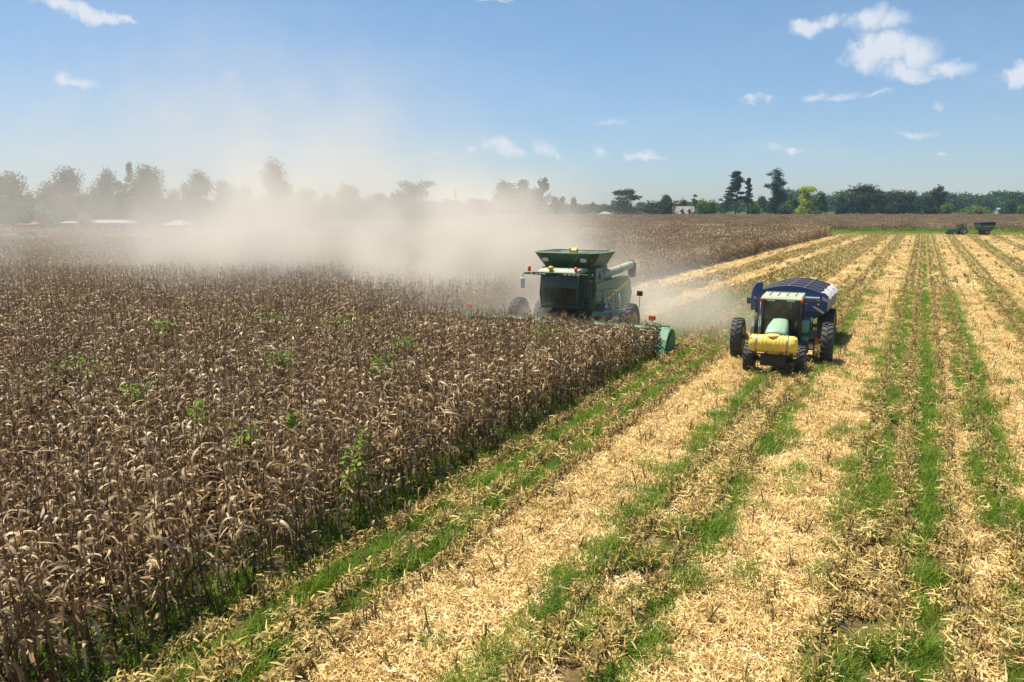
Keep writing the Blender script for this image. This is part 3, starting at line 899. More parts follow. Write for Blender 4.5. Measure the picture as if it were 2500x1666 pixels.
# ------------------------------------------------------------------ combine harvester
cb = empty('combine_harvester', (3.13, 40.84, 0), RZ, 'dusty green combine harvester with flared grain tank cutting the corn edge', 'combine harvester')
m = MB()   # main body
m.prism([(-.55, 1.15), (-.55, 2.95), (.5, 2.95), (3.9, 2.78), (5.0, 2.45), (5.3, 1.9), (4.9, 1.1), (.2, .95)], -1.42, 1.42)
m.build('body', M_GREEN_D, cb, bevel=.04)
m = MB()
for sx in (-1, 1):
    m.prism([(-.62, 1.25), (-.62, 2.92), (4.4, 2.84), (4.75, 2.5), (4.6, 1.35), (3.6, 1.05), (.8, 1.15)], sx * 1.43, sx * 1.53)
    m.box((sx * 1.40, 1.9, 2.90), (.3, 4.4, .10))
m.build('side_panel', M_GREEN, cb, bevel=.03)
m = MB()
for sx in (-1, 1):
    vs = [(sx * 1.536, .1, 1.75), (sx * 1.536, .1, 1.86), (sx * 1.536, 4.3, 2.72), (sx * 1.536, 4.3, 2.58)]
    m.add(vs, [(0, 1, 2, 3)] if sx < 0 else [(3, 2, 1, 0)])
    vs = [(sx * 1.536, .6, 1.80), (sx * 1.536, .6, 1.83), (sx * 1.536, 4.3, 2.55), (sx * 1.536, 4.3, 2.50)]
    m.add(vs, [(0, 1, 2, 3)] if sx < 0 else [(3, 2, 1, 0)])
m.build('stripe', M_YEL, cb)
m = MB()   # tall housing behind the cab, carries the tank
m.box((0, -.05, 2.9), (2.9, 1.1, 1.5)); m.box((0, .9, 3.25), (2.5, 1.6, .8)); m.box((1.3, .0, 2.6), (.36, 1.2, 2.1)); m.box((-1.3, .0, 2.6), (.36, 1.2, 2.1))
m.build('housing', M_GREEN, cb, bevel=.04)
m = MB()
for z in (2.25, 2.6, 2.9): m.box((1.14, -.62, z), (.26, .03, .035))
m.tube([(1.0, -.66, 2.0), (1.0, -.66, 2.8), (1.06, -.66, 2.92), (1.22, -.66, 2.92), (1.28, -.66, 2.8), (1.28, -.66, 2.0)], .018, 6)
m.build('handrail', M_GREEN_L, cb)
m = MB(); m.box((1.32, -.662, 3.32), (.09, .01, .12)); m.box((1.49, -.40, 3.36), (.01, .1, .08)); m.build('decal', M_WHITE, cb)
# grain tank extensions
zt, zb = 4.42, 3.62
T = [(-1.78, -1.25), (1.78, -1.25), (1.78, 1.75), (-1.78, 1.75)]
B = [(-1.25, -.62), (1.25, -.62), (1.25, 1.45), (-1.25, 1.45)]
# clipped corners give the tank its eight sided rim
def octo(Q, c):
    o = []
    for i in range(4):
        a = Vector(Q[i]); p = Vector(Q[i - 1]); nx = Vector(Q[(i + 1) % 4])
        o.append(a + (p - a).normalized() * c); o.append(a + (nx - a).normalized() * c)
    return o
TO, BO = octo(T, .42), octo(B, .06)
m = MB()
for i in range(8):
    j = (i + 1) % 8
    panel(m, [(BO[i].x, BO[i].y, zb), (BO[j].x, BO[j].y, zb), (TO[j].x, TO[j].y, zt), (TO[i].x, TO[i].y, zt)], .035, 0)
gt = m.build('grain_tank', M_GREEN_D, cb)
m = MB()
for i in range(8):
    j = (i + 1) % 8
    m.tube([(TO[i].x, TO[i].y, zt), (TO[j].x, TO[j].y, zt)], .028, 6)
m.build('rim', M_ROOF, gt)
m = MB()
for i in range(8):      # pale inner lining
    j = (i + 1) % 8
    k = .965
    panel(m, [(TO[i].x * k, TO[i].y * k, zt - .03), (TO[j].x * k, TO[j].y * k, zt - .03), (BO[j].x * k, BO[j].y * k, zb + .02), (BO[i].x * k, BO[i].y * k, zb + .02)], .01, 0)
m.build('lining', M_GREEN_L, gt)
for px_ in (-1.12, .95):
    m = MB()
    f = .55; yy = -.62 - .63 * f; zz = zb + .8 * f
    c = Vector((px_, yy - .012, zz)); u = Vector((1, 0, 0)); v = Vector((0, -.63, .8)).normalized()
    pts = []
    for k in range(16):
        a = 2 * math.pi * k / 16
        pts.append(c + u * (abs(math.cos(a)) ** .5 * math.copysign(.17, math.cos(a))) + v * (abs(math.sin(a)) ** .5 * math.copysign(.12, math.sin(a))))
    panel(m, pts, -.015); m.build('window', M_LENS, gt)
m = MB(); m.tube([(-.15, .6, 3.7), (-.05, .3, 4.35), (.0, .22, 4.62)], [.11, .11, .10], 10); m.build('loading_auger', M_GREEN_L, cb)
m = MB(); m.prism([(.0, 4.25), (.02, 4.5), (.2, 4.62), (.34, 4.5), (.4, 4.25)], -.16, .14); m.box((-.2, .2, 4.45), (.1, .3, .3)); m.build('auger_cap', M_YEL, cb, bevel=.02)
m = MB()
for i in (-1, 1):
    m.tube([(i * 1.3, 1.5, 4.38), (i * .5, .5, 4.05)], .02, 5)
m.tube([(-1.6, .2, 4.40), (1.6, .2, 4.40)], .02, 5)
m.build('cross_bar', M_STEEL, cb)
# cab
m = MB()
m.box((0, -1.05, 1.78), (1.95, 1.5, .14)); m.box((0, -.42, 2.5), (1.9, .12, 1.6))
for sx in (-1, 1):
    m.tube([(sx * .92, -1.72, 1.75), (sx * 1.0, -1.82, 2.4), (sx * .96, -1.74, 3.4)], .045, 8)
    m.tube([(sx * 1.02, -1.05, 1.78), (sx * 1.06, -1.05, 2.5), (sx * 1.0, -1.05, 3.4)], .04, 8)
m.tube([(-.93, -1.8, 1.82), (0, -1.98, 1.82), (.93, -1.8, 1.82)], .05, 8)
cab = m.build('cab', M_GREEN_D, cb, bevel=.02)
m = MB()    # curved windshield
n_ = 10; vs = []
for i in range(n_ + 1):
    a = -1 + 2 * i / n_
    for (z, o_, wdt) in ((1.84, .0, .93), (2.4, .10, .99), (2.9, .09, .98), (3.42, .0, .95)):
        vs.append((a * wdt, -1.76 - .2 * (1 - a * a) - o_, z))
fs = [(i * 4 + j, i * 4 + 4 + j, i * 4 + 5 + j, i * 4 + 1 + j) for i in range(n_) for j in range(3)]
m.add(vs, fs, smooth=True)
m.build('windshield', M_GLASS, cb)
for sx in (-1, 1):
    m = MB(); m.add([(sx * .95, -1.76, 1.86), (sx * 1.04, -.5, 1.86), (sx * 1.02, -.5, 3.4), (sx * .96, -1.76, 3.4)], [(0, 1, 2, 3)]); m.build('side_window', M_GLASS, cb)
m = MB(); m.prism([(-2.2, 3.46), (-2.12, 3.58), (-1.6, 3.66), (-.55, 3.68), (-.5, 3.46)], -1.05, 1.05); m.build('roof', M_ROOF, cb, bevel=.05)
m = MB()
m.prismy([(-1.72, 3.47), (-1.15, 3.52), (1.15, 3.52), (1.72, 3.47), (1.6, 3.40), (.4, 3.36), (.2, 3.44), (-.2, 3.44), (-.4, 3.36), (-1.6, 3.40)], -2.30, -2.14)
m.build('visor', M_GREEN_D, cb, bevel=.015)
for xx in (-1.25, -.98, -.78, -.58, .55, .78, 1.0, 1.22):
    m = MB(); m.box((xx, -2.31, 3.435), (.15, .03, .07)); m.build('lamp', M_LENS, cb, bevel=.008)
for xx in (-1.5, 1.0):
    m = MB(); m.lathe([(3.52, .075), (3.6, .075), (3.66, .085), (3.74, .08), (3.80, .045), (3.81, .001)], (xx, -2.05, 0), 'Z', 14); m.build('beacon', M_ORANGE, cb)
m = MB(); m.lathe([(3.52, .05), (3.62, .06), (3.66, .14), (3.74, .15), (3.80, .10), (3.83, .001)], (-.32, -2.05, 0), 'Z', 18); m.build('receiver', M_YEL, cb)
m = MB(); m.tube([(.45, -1.7, 3.66), (.85, -1.3, 4.35)], .008, 4); m.build('antenna', M_BLK, cb)
for sx in (-1, 1):
    m = MB(); m.tube([(sx * 1.45, -2.15, 3.44), (sx * 1.78, -2.2, 3.40), (sx * 1.8, -2.2, 3.2)], .02, 6)
    arm = m.build('mirror_arm', M_BLK, cb)
    m = MB(); m.box((sx * 1.8, -2.2, 2.95), (.24, .10, .52)); m.build('mirror', M_WHITE if sx < 0 else M_BLK, arm, bevel=.05)
m = MB(); m.box((0, -1.2, 2.35), (.5, .12, .6)); m.box((0, -1.35, 2.05), (.5, .45, .14)); m.build('seat', M_SEAT, cb, bevel=.04)
m = MB(); m.tube([(0, -1.6, 1.85), (0, -1.7, 2.35)], .04, 8); m.lathe([(-.01, .19), (.01, .21), (.03, .19)], (0, -1.68, 2.4), 'Z', 20); m.build('steering_wheel', M_BLK, cb)
m = MB(); m.box((.38, -1.55, 3.25), (.5, .03, .09)); m.box((-.12, -1.55, 3.2), (.2, .03, .16)); m.build('sun_shade', M_YEL, cb)
# unloading auger folded back along the right-hand side of the picture
m = MB(); m.tube([(1.38, -.1, 3.22), (1.35, .6, 3.25), (1.05, 4.0, 3.28), (.75, 7.0, 3.34)], .215, 20)
m.tube([(1.05, 4.0, 3.28), (1.04, 4.12, 3.28)], .235, 20); m.tube([(1.36, .4, 3.24), (1.35, .55, 3.25)], .26, 20)
ua = m.build('unloading_auger', M_ROOF, cb)
m = MB(); m.tube([(.76, 6.9, 3.36), (.74, 7.15, 3.3), (.73, 7.22, 2.9), (.73, 7.24, 2.6)], [.25, .26, .23, .20], 16); m.build('spout', M_BLK, ua)
# engine deck details
m = MB(); m.box((-.2, 3.0, 2.92), (1.8, 1.8, .3)); m.lathe([(0, .28), (.4, .28), (.45, .2)], (.4, 3.6, 2.8), 'Z', 20); m.build('engine_deck', M_BLK, cb, bevel=.03)
# platform, rails and ladder on the side
m = MB(); m.box((1.9, -.25, 1.5), (.85, 1.5, .06)); m.box((1.9, -1.0, 1.42), (.85, .04, .2)); m.build('platform', M_GREEN_L, cb)
for yy in (-.9, .3):
    m = MB()
    m.tube([(1.52, yy, 1.5), (1.58, yy, 2.45), (1.66, yy, 2.6), (2.1, yy, 2.6), (2.2, yy, 2.48), (2.26, yy, 1.5)], .02, 8)
    m.tube([(1.55, yy, 1.98), (2.24, yy, 1.98)], .014, 6); m.tube([(1.56, yy, 2.25), (2.23, yy, 2.25)], .014, 6)
    m.build('railing', M_GREEN_L, cb)
m = MB()
for xx, dx in ((2.35, 0), (2.75, .12)):
    m.tube([(xx, -.7, 2.5), (xx + .05 + dx, -.7, 1.4), (xx + .1 + dx * 2, -.75, .55)], .02, 6)
m.tube([(2.35, -.7, 2.5), (2.45, -.7, 2.62), (2.66, -.7, 2.62), (2.75, -.7, 2.5)], .02, 6)
for k in range(5):
    z = .6 + k * .27; m.box((2.72 - k * .03, -.72, z), (.5, .2, .035))
m.build('ladder', M_GREEN_L, cb)
m = MB(); m.tube([(2.3, .1, 1.62), (2.7, .1, 1.66), (3.5, .1, 1.70), (3.55, .1, 1.76), (3.55, .1, 2.3)], .016, 6)
ml = m.build('marker_arm', M_BLK, cb)
m = MB(); m.box((3.55, .1, 2.45), (.30, .10, .26)); m.build('marker_lamp', M_BLK, ml, bevel=.04)
m = MB(); m.lathe([(-.01, .09), (.015, .08), (.03, .001)], (3.55, .035, 2.47), 'Y', 14); m.build('marker_lens', M_AMBER, ml)
# feeder house
m = MB(); m.prism([(-2.6, .5), (-2.6, 1.15), (-.4, 1.75), (-.4, .95)], -.75, .75); m.build('feeder_house', M_GREEN_D, cb, bevel=.03)
m = MB(); m.tube([(-1.6, 0, .95), (1.6, 0, .95)], .16, 12); m.tube([(-3.1, 0, .95), (3.1, 0, .95)], .10, 12); m.box((0, 4.1, .75), (2.6, .22, .22)); m.build('axle', M_BLK, cb)
for x in (-3.1, -1.62, 1.62, 3.1): make_wheel(cb, x, 0, .97, .50, face=1 if x > 0 else -1)
for x in (-1.5, 1.5): make_wheel(cb, x, 4.1, .66, .42, face=1 if x > 0 else -1, nl=18)
# header
M_HDR = paint('header_green', (.022, .17, .06), .45, dust=.22, dustcol=(.42, .46, .34))
m = MB()
HW = 5.7
m.prism([(-2.0, .35), (-2.0, 1.12), (-2.12, 1.20), (-2.2, 1.12), (-2.1, .35)], -HW, HW)
m.tube([(-HW, -2.05, 1.20), (HW, -2.05, 1.20)], .06, 8)
m.prism([(-2.9, .30), (-2.1, .30), (-2.1, .36), (-2.9, .40)], -HW, HW)
hd = m.build('header', M_HDR, cb)
m = MB(); m.tube([(-HW + .2, -2.45, .75), (HW - .2, -2.45, .75)], .14, 12)
for k in range(70):
    x = -HW + .3 + k * (2 * HW - .6) / 69; a = k * .9
    m.lathe([(-.01, .27), (.01, .27)], (x, -2.45, .75), n=12)
m.build('cross_auger', M_BLK, hd)
def snout(x, w, big=False):
    m = MB(); secs = []
    prof = [(-2.55, .95 if not big else 1.30, w * .9), (-2.8, .92, w), (-3.2, .70, w * .8), (-3.6, .38, w * .45), (-3.9, .12, w * .1)]
    vs = []
    for (y, z, ww) in prof:
        for k in range(7):
            a = math.pi * k / 6
            vs.append((x + math.cos(a) * ww / 2, y, max(.04, z - .42) + math.sin(a) * min(.42, z) * 1.0 if k not in (0, 6) else max(.04, z - .55)))
    fs = [(i * 7 + k, i * 7 + k + 1, i * 7 + k + 8, i * 7 + k + 7) for i in range(4) for k in range(6)]
    fs.append(tuple(range(7)))
    m.add(vs, fs, smooth=True)
    return m
for k in range(1, 12):
    snout(-HW + .12 + k * (2 * HW - .24) / 12, .42).build('snout', M_HDR, hd)
for sx in (-1, 1):
    m = MB()
    pr = [(-1.95, .20), (-1.90, .70), (-2.05, 1.02), (-2.4, 1.20), (-2.8, 1.22), (-3.1, 1.06), (-3.35, .80), (-3.6, .45), (-3.8, .12), (-3.7, .04), (-2.6, .06)]
    m.prism(pr, sx * 5.55, sx * 5.98)
    m.prism([(-2.2, .3), (-2.2, .95), (-2.6, 1.05), (-3.0, .92), (-3.3, .55), (-3.4, .25)], sx * 5.98, sx * 6.03)
    o = m.build('end_divider', M_HDR, hd, bevel=.06)
    m = MB(); m.tube([(sx * 5.3, -2.1, 1.2), (sx * 5.3, -2.15, 1.32), (sx * 4.95, -2.15, 1.36), (sx * 4.9, -2.15, 1.5)], .02, 6); la = m.build('reflector_arm', M_BLK, hd)
    m = MB(); m.box((sx * 4.9, -2.15, 1.60), (.34, .08, .22)); m.build('reflector', M_RED, hd, bevel=.04)
    m = MB(); m.lathe([(0, .085), (.03, .08), (.04, .001)], (sx * 4.9, -2.235, 1.54), 'Y', 12); m.build('reflector_lens', M_AMBER, hd)
bt = empty('bottle', (0, 0, 0), 0, 'small white bottle with purple label standing on the combine platform', 'bottle')
bw = Matrix.Rotation(RZ, 4, 'Z') @ Vector((2.12, -.7, 1.532)) + Vector((3.13, 40.84, 0)); bt.location = bw
m = MB(); m.lathe([(0, .001), (0, .09), (.03, .1), (.28, .1), (.36, .04), (.40, .035), (.44, .035), (.44, .001)], (0, 0, 0), 'Z', 14); m.build('container', M_WHITE, bt)
m = MB(); m.lathe([(.08, .103), (.22, .103)], (0, 0, 0), 'Z', 14); m.build('sticker', M_PURPLE, bt)
m = MB(); m.box((0, 0, .47), (.14, .05, .05)); m.build('cap', M_WHITE, bt)

# ------------------------------------------------------------------ tractor with yellow front tank
M_HOOD = paint('hood_green_pale', (.20, .38, .24), .35, dust=.5, dustcol=(.55, .60, .48))
TZ = RZ + R(3.4)
tr = empty('tractor', (11.85, 34.5, 0), TZ, 'green tractor with yellow front tank pulling the blue grain cart', 'tractor')
TW = 1.87
for sx in (-1, 1):
    make_wheel(tr, sx * TW, 0, .91, .47, face=sx, nl=22)
    make_wheel(tr, sx * .97, -2.95, .62, .42, face=sx, nl=19)
m = MB(); m.tube([(-TW, 0, .97), (TW, 0, .97)], .09, 12); m.tube([(-.9, 0, .97), (.9, 0, .97)], .17, 14)
m.tube([(-.85, -2.95, .62), (.85, -2.95, .62)], .11, 10); m.box((0, -1.6, .85), (.5, 3.4, .42)); m.box((0, .1, 1.0), (.8, 1.0, .6))
m.build('chassis', M_BLK, tr, bevel=.03)
m = MB()
for sx in (-1, 1): m.lathe([(sx * (TW - .52), .18), (sx * (TW - .36), .15), (sx * (TW - .33), .001)], (0, 0, .97), n=14)
m.build('hub', M_YEL, tr)
# hood: tapered, rounded top
m = MB(); vs = []
prof = [(-3.22, .36, 1.20, 1.66), (-3.26, .41, 1.20, 1.74), (-3.0, .43, 1.15, 1.84), (-2.2, .42, 1.15, 1.98), (-1.2, .36, 1.15, 2.08), (-.95, .33, 1.15, 2.09)]
ring = [(-1, 0), (-1.0, .55), (-.93, .85), (-.7, .97), (0, 1.0), (.7, .97), (.93, .85), (1, .55), (1, 0)]
for (y, w, z0, z1) in prof:
    for (a, b) in ring: vs.append((a * w, y, z0 + (z1 - z0) * b))
k = len(ring)
fs = [(i * k + j, i * k + j + 1, (i + 1) * k + j + 1, (i + 1) * k + j) for i in range(len(prof) - 1) for j in range(k - 1)]
fs.append(tuple(range(k))); fs.append(tuple(reversed(range((len(prof) - 1) * k, len(prof) * k))))
m.add(vs, fs, smooth=True); hood = m.build('hood', M_HOOD, tr)
m = MB(); m.box((0, -3.27, 1.58), (.74, .03, .17)); m.build('grille', M_BLK, hood, bevel=.02)
for sx in (-1, 1):
    m = MB(); m.box((sx * .22, -3.295, 1.58), (.20, .03, .09)); m.build('headlight', M_LENS, hood, bevel=.015)
m = MB(); m.box((0, -2.0, 1.2), (.86, 1.9, .5)); m.build('engine_side', M_GREEN_D, tr)
# cab
m = MB()
for (x, y0, y1) in ((.74, -1.05, -.98), (.80, .55, .62)):
    for sx in (-1, 1): m.tube([(sx * x, y0, 1.3), (sx * x * 1.02, (y0 + y1) / 2, 2.1), (sx * x * .98, y1, 2.72)], .05, 8)
m.tube([(-.77, -1.02, 1.32), (.77, -1.02, 1.32)], .04, 8); m.box((0, -.2, 1.15), (1.5, 1.6, .16)); m.box((0, .62, 1.5), (1.55, .06, .55)); m.box((0, -.98, 1.2), (1.45, .08, .35))
for sx in (-1, 1): m.box((sx * .775, -.2, 1.45), (.05, 1.5, .45))
m.build('cab', M_BLK, tr, bevel=.012)
m = MB(); m.prism([(-1.28, 2.74), (-1.25, 2.88), (-1.1, 2.96), (.75, 2.98), (.85, 2.86), (.85, 2.74)], -.83, .83); rf = m.build('roof', M_ROOF, tr, bevel=.06)
m = MB()
for i in range(4): m.box((-.52 + i * .35, -.2, 2.985), (.025, 1.4, .02))
m.box((0, .45, 2.985), (1.5, .025, .02)); m.build('roof_rib', M_GREEN_D, rf)
m = MB(); m.box((0, -1.285, 2.80), (1.50, .04, .10)); m.build('light_bar', M_GREEN_D, tr, bevel=.01)
for xx in (-.52, -.41, -.30, .28, .39, .50):
    m = MB(); m.box((xx, -1.31, 2.80), (.09, .02, .055)); m.build('lamp', M_LENS, tr, bevel=.006)
for sx in (-1, 1):
    m = MB(); m.box((sx * .80, -1.22, 2.81), (.14, .14, .11)); m.build('turn_signal', M_RED, tr, bevel=.02)
m = MB(); m.add([(-.74, -1.04, 1.34), (.74, -1.04, 1.34), (.73, -.99, 2.72), (-.73, -.99, 2.72)], [(0, 1, 2, 3)]); m.build('windshield', M_GLASS, tr)
for sx in (-1, 1):
    m = MB(); m.add([(sx * .785, -1.0, 1.34), (sx * .81, .58, 1.34), (sx * .79, .55, 2.72), (sx * .75, -.98, 2.72)], [(0, 1, 2, 3)]); m.build('side_window', M_GLASS, tr)
m = MB(); m.add([(-.76, .6, 1.8), (.76, .6, 1.8), (.76, .58, 2.72), (-.76, .58, 2.72)], [(0, 1, 2, 3)]); m.build('rear_window', M_GLASS, tr)
m = MB(); m.box((.36, -.985, 2.56), (.09, .015, .2)); m.build('sticker', M_TANK, tr)
m = MB(); m.box((0, .25, 1.75), (.5, .14, .75)); m.box((0, .0, 1.45), (.52, .5, .14)); m.build('seat', M_SEAT, tr, bevel=.04)
m = MB(); m.tube([(0, -.85, 1.2), (0, -.6, 1.7)], .04, 8); m.lathe([(-.015, .2), (0, .215), (.015, .2)], (0, -.58, 1.74), 'Z', 20); m.build('steering_wheel', M_BLK, tr)
# fenders, fuel tank, steps
for sx in (-1, 1):
    m = MB(); pts = []
    for k in range(9):
        a = math.pi * (.12 + .76 * k / 8); pts.append((-math.cos(a) * 1.06 + 0, .97 + math.sin(a) * 1.06 - .05))
    inner = [(p_[0] * .95, .97 - .05 + (p_[1] - .92) * .95) for p_ in reversed(pts)]
    for q in range(8):
        m.prism([pts[q], pts[q + 1], inner[7 - q], inner[8 - q]], sx * .84, sx * 1.22)
    m.build('fender', M_GREEN_D, tr)
m = MB(); m.box((.98, -.75, 1.5), (.32, .30, .9)); m.build('side_cover', M_GREEN_L, tr, bevel=.05)
m = MB(); m.box((.95, -1.0, .85), (.45, .5, .5)); m.box((-.9, -.9, .85), (.4, .8, .5)); m.build('fuel_tank', M_BLK, tr, bevel=.06)
m = MB()
for k in range(3): m.box((1.2, -.75, .45 + .28 * k), (.34, .3, .03))
m.tube([(1.38, -.62, .4), (1.38, -.62, 1.9), (1.28, -.55, 2.0)], .016, 6); m.tube([(1.38, -.9, .4), (1.36, -.9, 1.1)], .016, 6)
m.build('step', M_BLK, tr)
m = MB(); m.tube([(-.97, -1.25, 1.1), (-.97, -1.25, 2.25)], .085, 12); m.tube([(-.97, -1.25, 2.2), (-.97, -1.25, 2.55), (-1.0, -1.25, 2.72), (-1.1, -1.25, 2.92)], .05, 10); m.build('exhaust_pipe', M_BLK, tr)
m = MB(); m.tube([(-.84, -1.15, 1.2), (-.84, -1.15, 2.72)], .014, 6); m.build('grab_rail', M_STEEL, tr)
m = MB(); m.tube([(.85, -1.0, 2.7), (1.15, -1.05, 2.66)], .018, 6); m.tube([(1.15, -1.05, 2.66), (1.24, -1.05, 2.56)], .018, 6); ma = m.build('mirror_arm', M_BLK, tr)
m = MB(); m.box((1.48, -1.06, 2.46), (.50, .05, .07), Matrix.Rotation(R(33), 3, 'Y')); m.build('mirror', M_STEEL, ma, bevel=.01)
m = MB(); m.box((1.42, -.2, 2.62), (.2, .12, .26)); m.tube([(.85, -.15, 2.7), (1.42, -.2, 2.7)], .02, 6); m.build('work_lamp', M_BLK, tr, bevel=.03)
m = MB(); m.box((1.42, -.265, 2.60), (.1, .02, .07)); m.build('lamp', M_LENS, tr)
# front tank
m = MB()
prof = [(-.97, .001), (-.97, .16), (-.945, .28), (-.88, .345), (-.80, .365)]
xs = -.72
while xs < .72:
    prof += [(xs, .365), (xs + .03, .385), (xs + .07, .385), (xs + .10, .365)] if (-.5 < xs < -.2 or .05 < xs < .5) else [(xs, .37)]
    xs += .13
prof += [(.80, .365), (.88, .345), (.945, .28), (.97, .16), (.97, .001)]
m.lathe([(a * .95, b * .93) for a, b in prof], (0, -3.82, 1.37), n=36)
m.box((.84, -3.85, .95), (.14, .2, .22), taper=1.0); m.prism([(-4.0, 1.08), (-3.6, 1.08), (-3.7, .93), (-3.9, .93)], -.2, .3)
m.box((0, -3.82, 1.37), (1.76, .52, .52))
ft = m.build('front_tank', M_TANK, tr, bevel=.03)
m = MB(); m.lathe([(1.66, .27), (1.73, .27), (1.745, .24), (1.745, .001)], (-.02, -3.82, 0), 'Z', 24); m.build('lid', M_TANK, ft)
for x in (-.63, .55):
    m = MB(); m.lathe([(x - .03, .345), (x - .03, .362), (x + .03, .362), (x + .03, .345)], (0, -3.82, 1.37), n=32)
    m.build('strap', M_STEEL, ft)
m = MB()
for y in (-4.12, -3.52): m.tube([(-.95, y, .99), (.95, y, .99)], .03, 8)
for x in (-.93, -.3, .3, .93): m.tube([(x, -4.12, .99), (x, -3.52, .99)], .025, 6)
for x in (-.3, .3): m.box((x, -3.5, .86), (.08, 1.2, .14))
m.box((0, -3.45, .66), (.95, .5, .42)); m.tube([(-.97, -4.1, .99), (-.97, -4.1, .7)], .02, 6)
m.build('tank_frame', M_BLK, tr)
m = MB(); m.tube([(.9, -3.9, .75), (.8, -4.05, .5), (.55, -4.0, .42), (.4, -3.9, .55)], .02, 6); m.tube([(.9, -3.85, .8), (1.05, -3.7, .6), (1.0, -3.3, .45)], .02, 6); m.build('hose', M_BLK, tr)
# driver
dr = empty('person', (0, 0, 0), TZ, 'driver in dark clothes and cap seated behind the tractor windshield', 'person')
dr.location = (11.85, 34.5, 0)
def skinned(name, joints, edges, mat, parent):
    me = bpy.data.meshes.new(name); me.from_pydata([j[0] for j in joints], edges, [])
    o = bpy.data.objects.new(name, me); COL.objects.link(o); o.parent = parent
    sk = o.modifiers.new('skin', 'SKIN'); sk.use_smooth_shade = True
    if not me.skin_vertices: me.skin_vertices.new(name='')
    for i, j in enumerate(joints):
        me.skin_vertices[0].data[i].radius = (j[1], j[1] if len(j) < 3 else j[2])
    me.skin_vertices[0].data[0].use_root = True
    sb = o.modifiers.new('sub', 'SUBSURF'); sb.levels = 1; sb.render_levels = 2
    me.materials.append(mat); return o
J = [((0, .02, 1.56), .15, .12), ((0, .05, 1.75), .15, .11), ((0, .03, 1.95), .17, .11), ((0, .0, 2.07), .07, .06), ((0, -.02, 2.14), .055, .055), ((0, -.03, 2.22), .085, .10), ((0, -.03, 2.31), .08, .10),
     ((-.20, .02, 2.0), .06, .06), ((-.27, -.10, 1.78), .05, .05), ((-.20, -.36, 1.74), .038, .038), ((-.16, -.46, 1.76), .03, .04),
     ((.20, .02, 2.0), .06, .06), ((.27, -.10, 1.78), .05, .05), ((.20, -.36, 1.74), .038, .038), ((.16, -.46, 1.76), .03, .04),
     ((-.11, -.10, 1.54), .09, .08), ((-.14, -.48, 1.52), .07, .07), ((-.14, -.62, 1.24), .05, .05),
     ((.11, -.10, 1.54), .09, .08), ((.14, -.48, 1.52), .07, .07), ((.14, -.62, 1.24), .05, .05)]
E_ = [(0, 1), (1, 2), (2, 3), (3, 4), (4, 5), (5, 6), (2, 7), (7, 8), (8, 9), (9, 10), (2, 11), (11, 12), (12, 13), (13, 14), (0, 15), (15, 16), (16, 17), (0, 18), (18, 19), (19, 20)]
skinned('body', J, E_, M_SHIRT, dr)
m = MB(); m.lathe([(2.28, .105), (2.34, .105), (2.39, .075), (2.41, .001)], (0, -.02, 0), 'Z', 16); m.box((0, -.14, 2.30), (.15, .12, .015)); m.build('cap', M_CAP, dr)
m = MB(); m.lathe([(2.11, .03), (2.15, .065), (2.20, .078), (2.27, .08), (2.30, .07)], (0, -.055, 0), 'Z', 16); m.build('face', M_SKIN, dr)

# ------------------------------------------------------------------ blue grain cart
_o = Vector((14.35, 40.0, 0))
gc = empty('grain_cart', _o, RZ, 'blue grain cart with navy arched tarp behind the tractor', 'grain cart')
zr = 2.52
m = MB()
Fb, Ft, Bb, Bt = -.7, -2.15, .9, 2.35
wt, wb = 1.68, .45
# front, back, sides of the hopper
panel(m, [(-wb, Fb, .85), (wb, Fb, .85), (wt, Ft, zr - .75), (-wt, Ft, zr - .75)], .05)
panel(m, [(-wt, Ft, zr - .75), (wt, Ft, zr - .75), (wt, Ft, zr), (-wt, Ft, zr)], .05)
panel(m, [(wb, Bb, .85), (-wb, Bb, .85), (-wt, Bt, zr - .75), (wt, Bt, zr - .75)], .05)
panel(m, [(wt, Bt, zr - .75), (-wt, Bt, zr - .75), (-wt, Bt, zr), (wt, Bt, zr)], .05)
for sx in (-1, 1):
    q = [(sx * wb, Fb, .85), (sx * wb, Bb, .85), (sx * wt, Bt, zr - .75), (sx * wt, Ft, zr - .75)]
    panel(m, q if sx > 0 else q[::-1], .05)
    q = [(sx * wt, Ft, zr - .75), (sx * wt, Bt, zr - .75), (sx * wt, Bt, zr), (sx * wt, Ft, zr)]
    panel(m, q if sx > 0 else q[::-1], .05)
bin_ = m.build('bin', M_BLUE, gc)
m = MB()
arch = [(-wt + 2 * wt * k / 14, zr + .42 * (1 - ((k / 7) - 1) ** 2)) for k in range(15)]
m.prismy([(-wt, zr - .02)] + arch[0:15] + [(wt, zr - .02)], Ft - .02, Ft + .03); m.prismy([(-wt, zr - .02)] + arch + [(wt, zr - .02)], Bt - .03, Bt + .02)
m.build('end_cap', M_BLUE, bin_)
m = MB(); vs = []
ny = 9
for j in range(ny):
    f = j / (ny - 1); y = Ft + .03 + (Bt - Ft - .06) * f; sag = .05 * math.sin(f * math.pi * (ny - 1) / 2) ** 2
    for k, (x, z) in enumerate(arch): vs.append((x * .99, y, z - sag * (1 - abs(k / 7 - 1)) - .01))
fs = [(j * 15 + k, j * 15 + k + 1, (j + 1) * 15 + k + 1, (j + 1) * 15 + k) for j in range(ny - 1) for k in range(14)]
m.add(vs, fs, smooth=True); m.build('tarp', M_BLUED, gc)
for j in range(5):
    m = MB(); y = Ft + (Bt - Ft) * j / 4
    m.tube([(x, y, z + .015) for x, z in arch], .017, 6); m.build('bow', M_DARKST, gc)
for x in (-.1, .62):
    m = MB(); m.tube([(x, Ft + (Bt - Ft) * k / 8, zr + .42 * (1 - (x / wt) ** 2) + .03) for k in range(9)], .014, 5); m.build('strap', M_STEEL, gc)
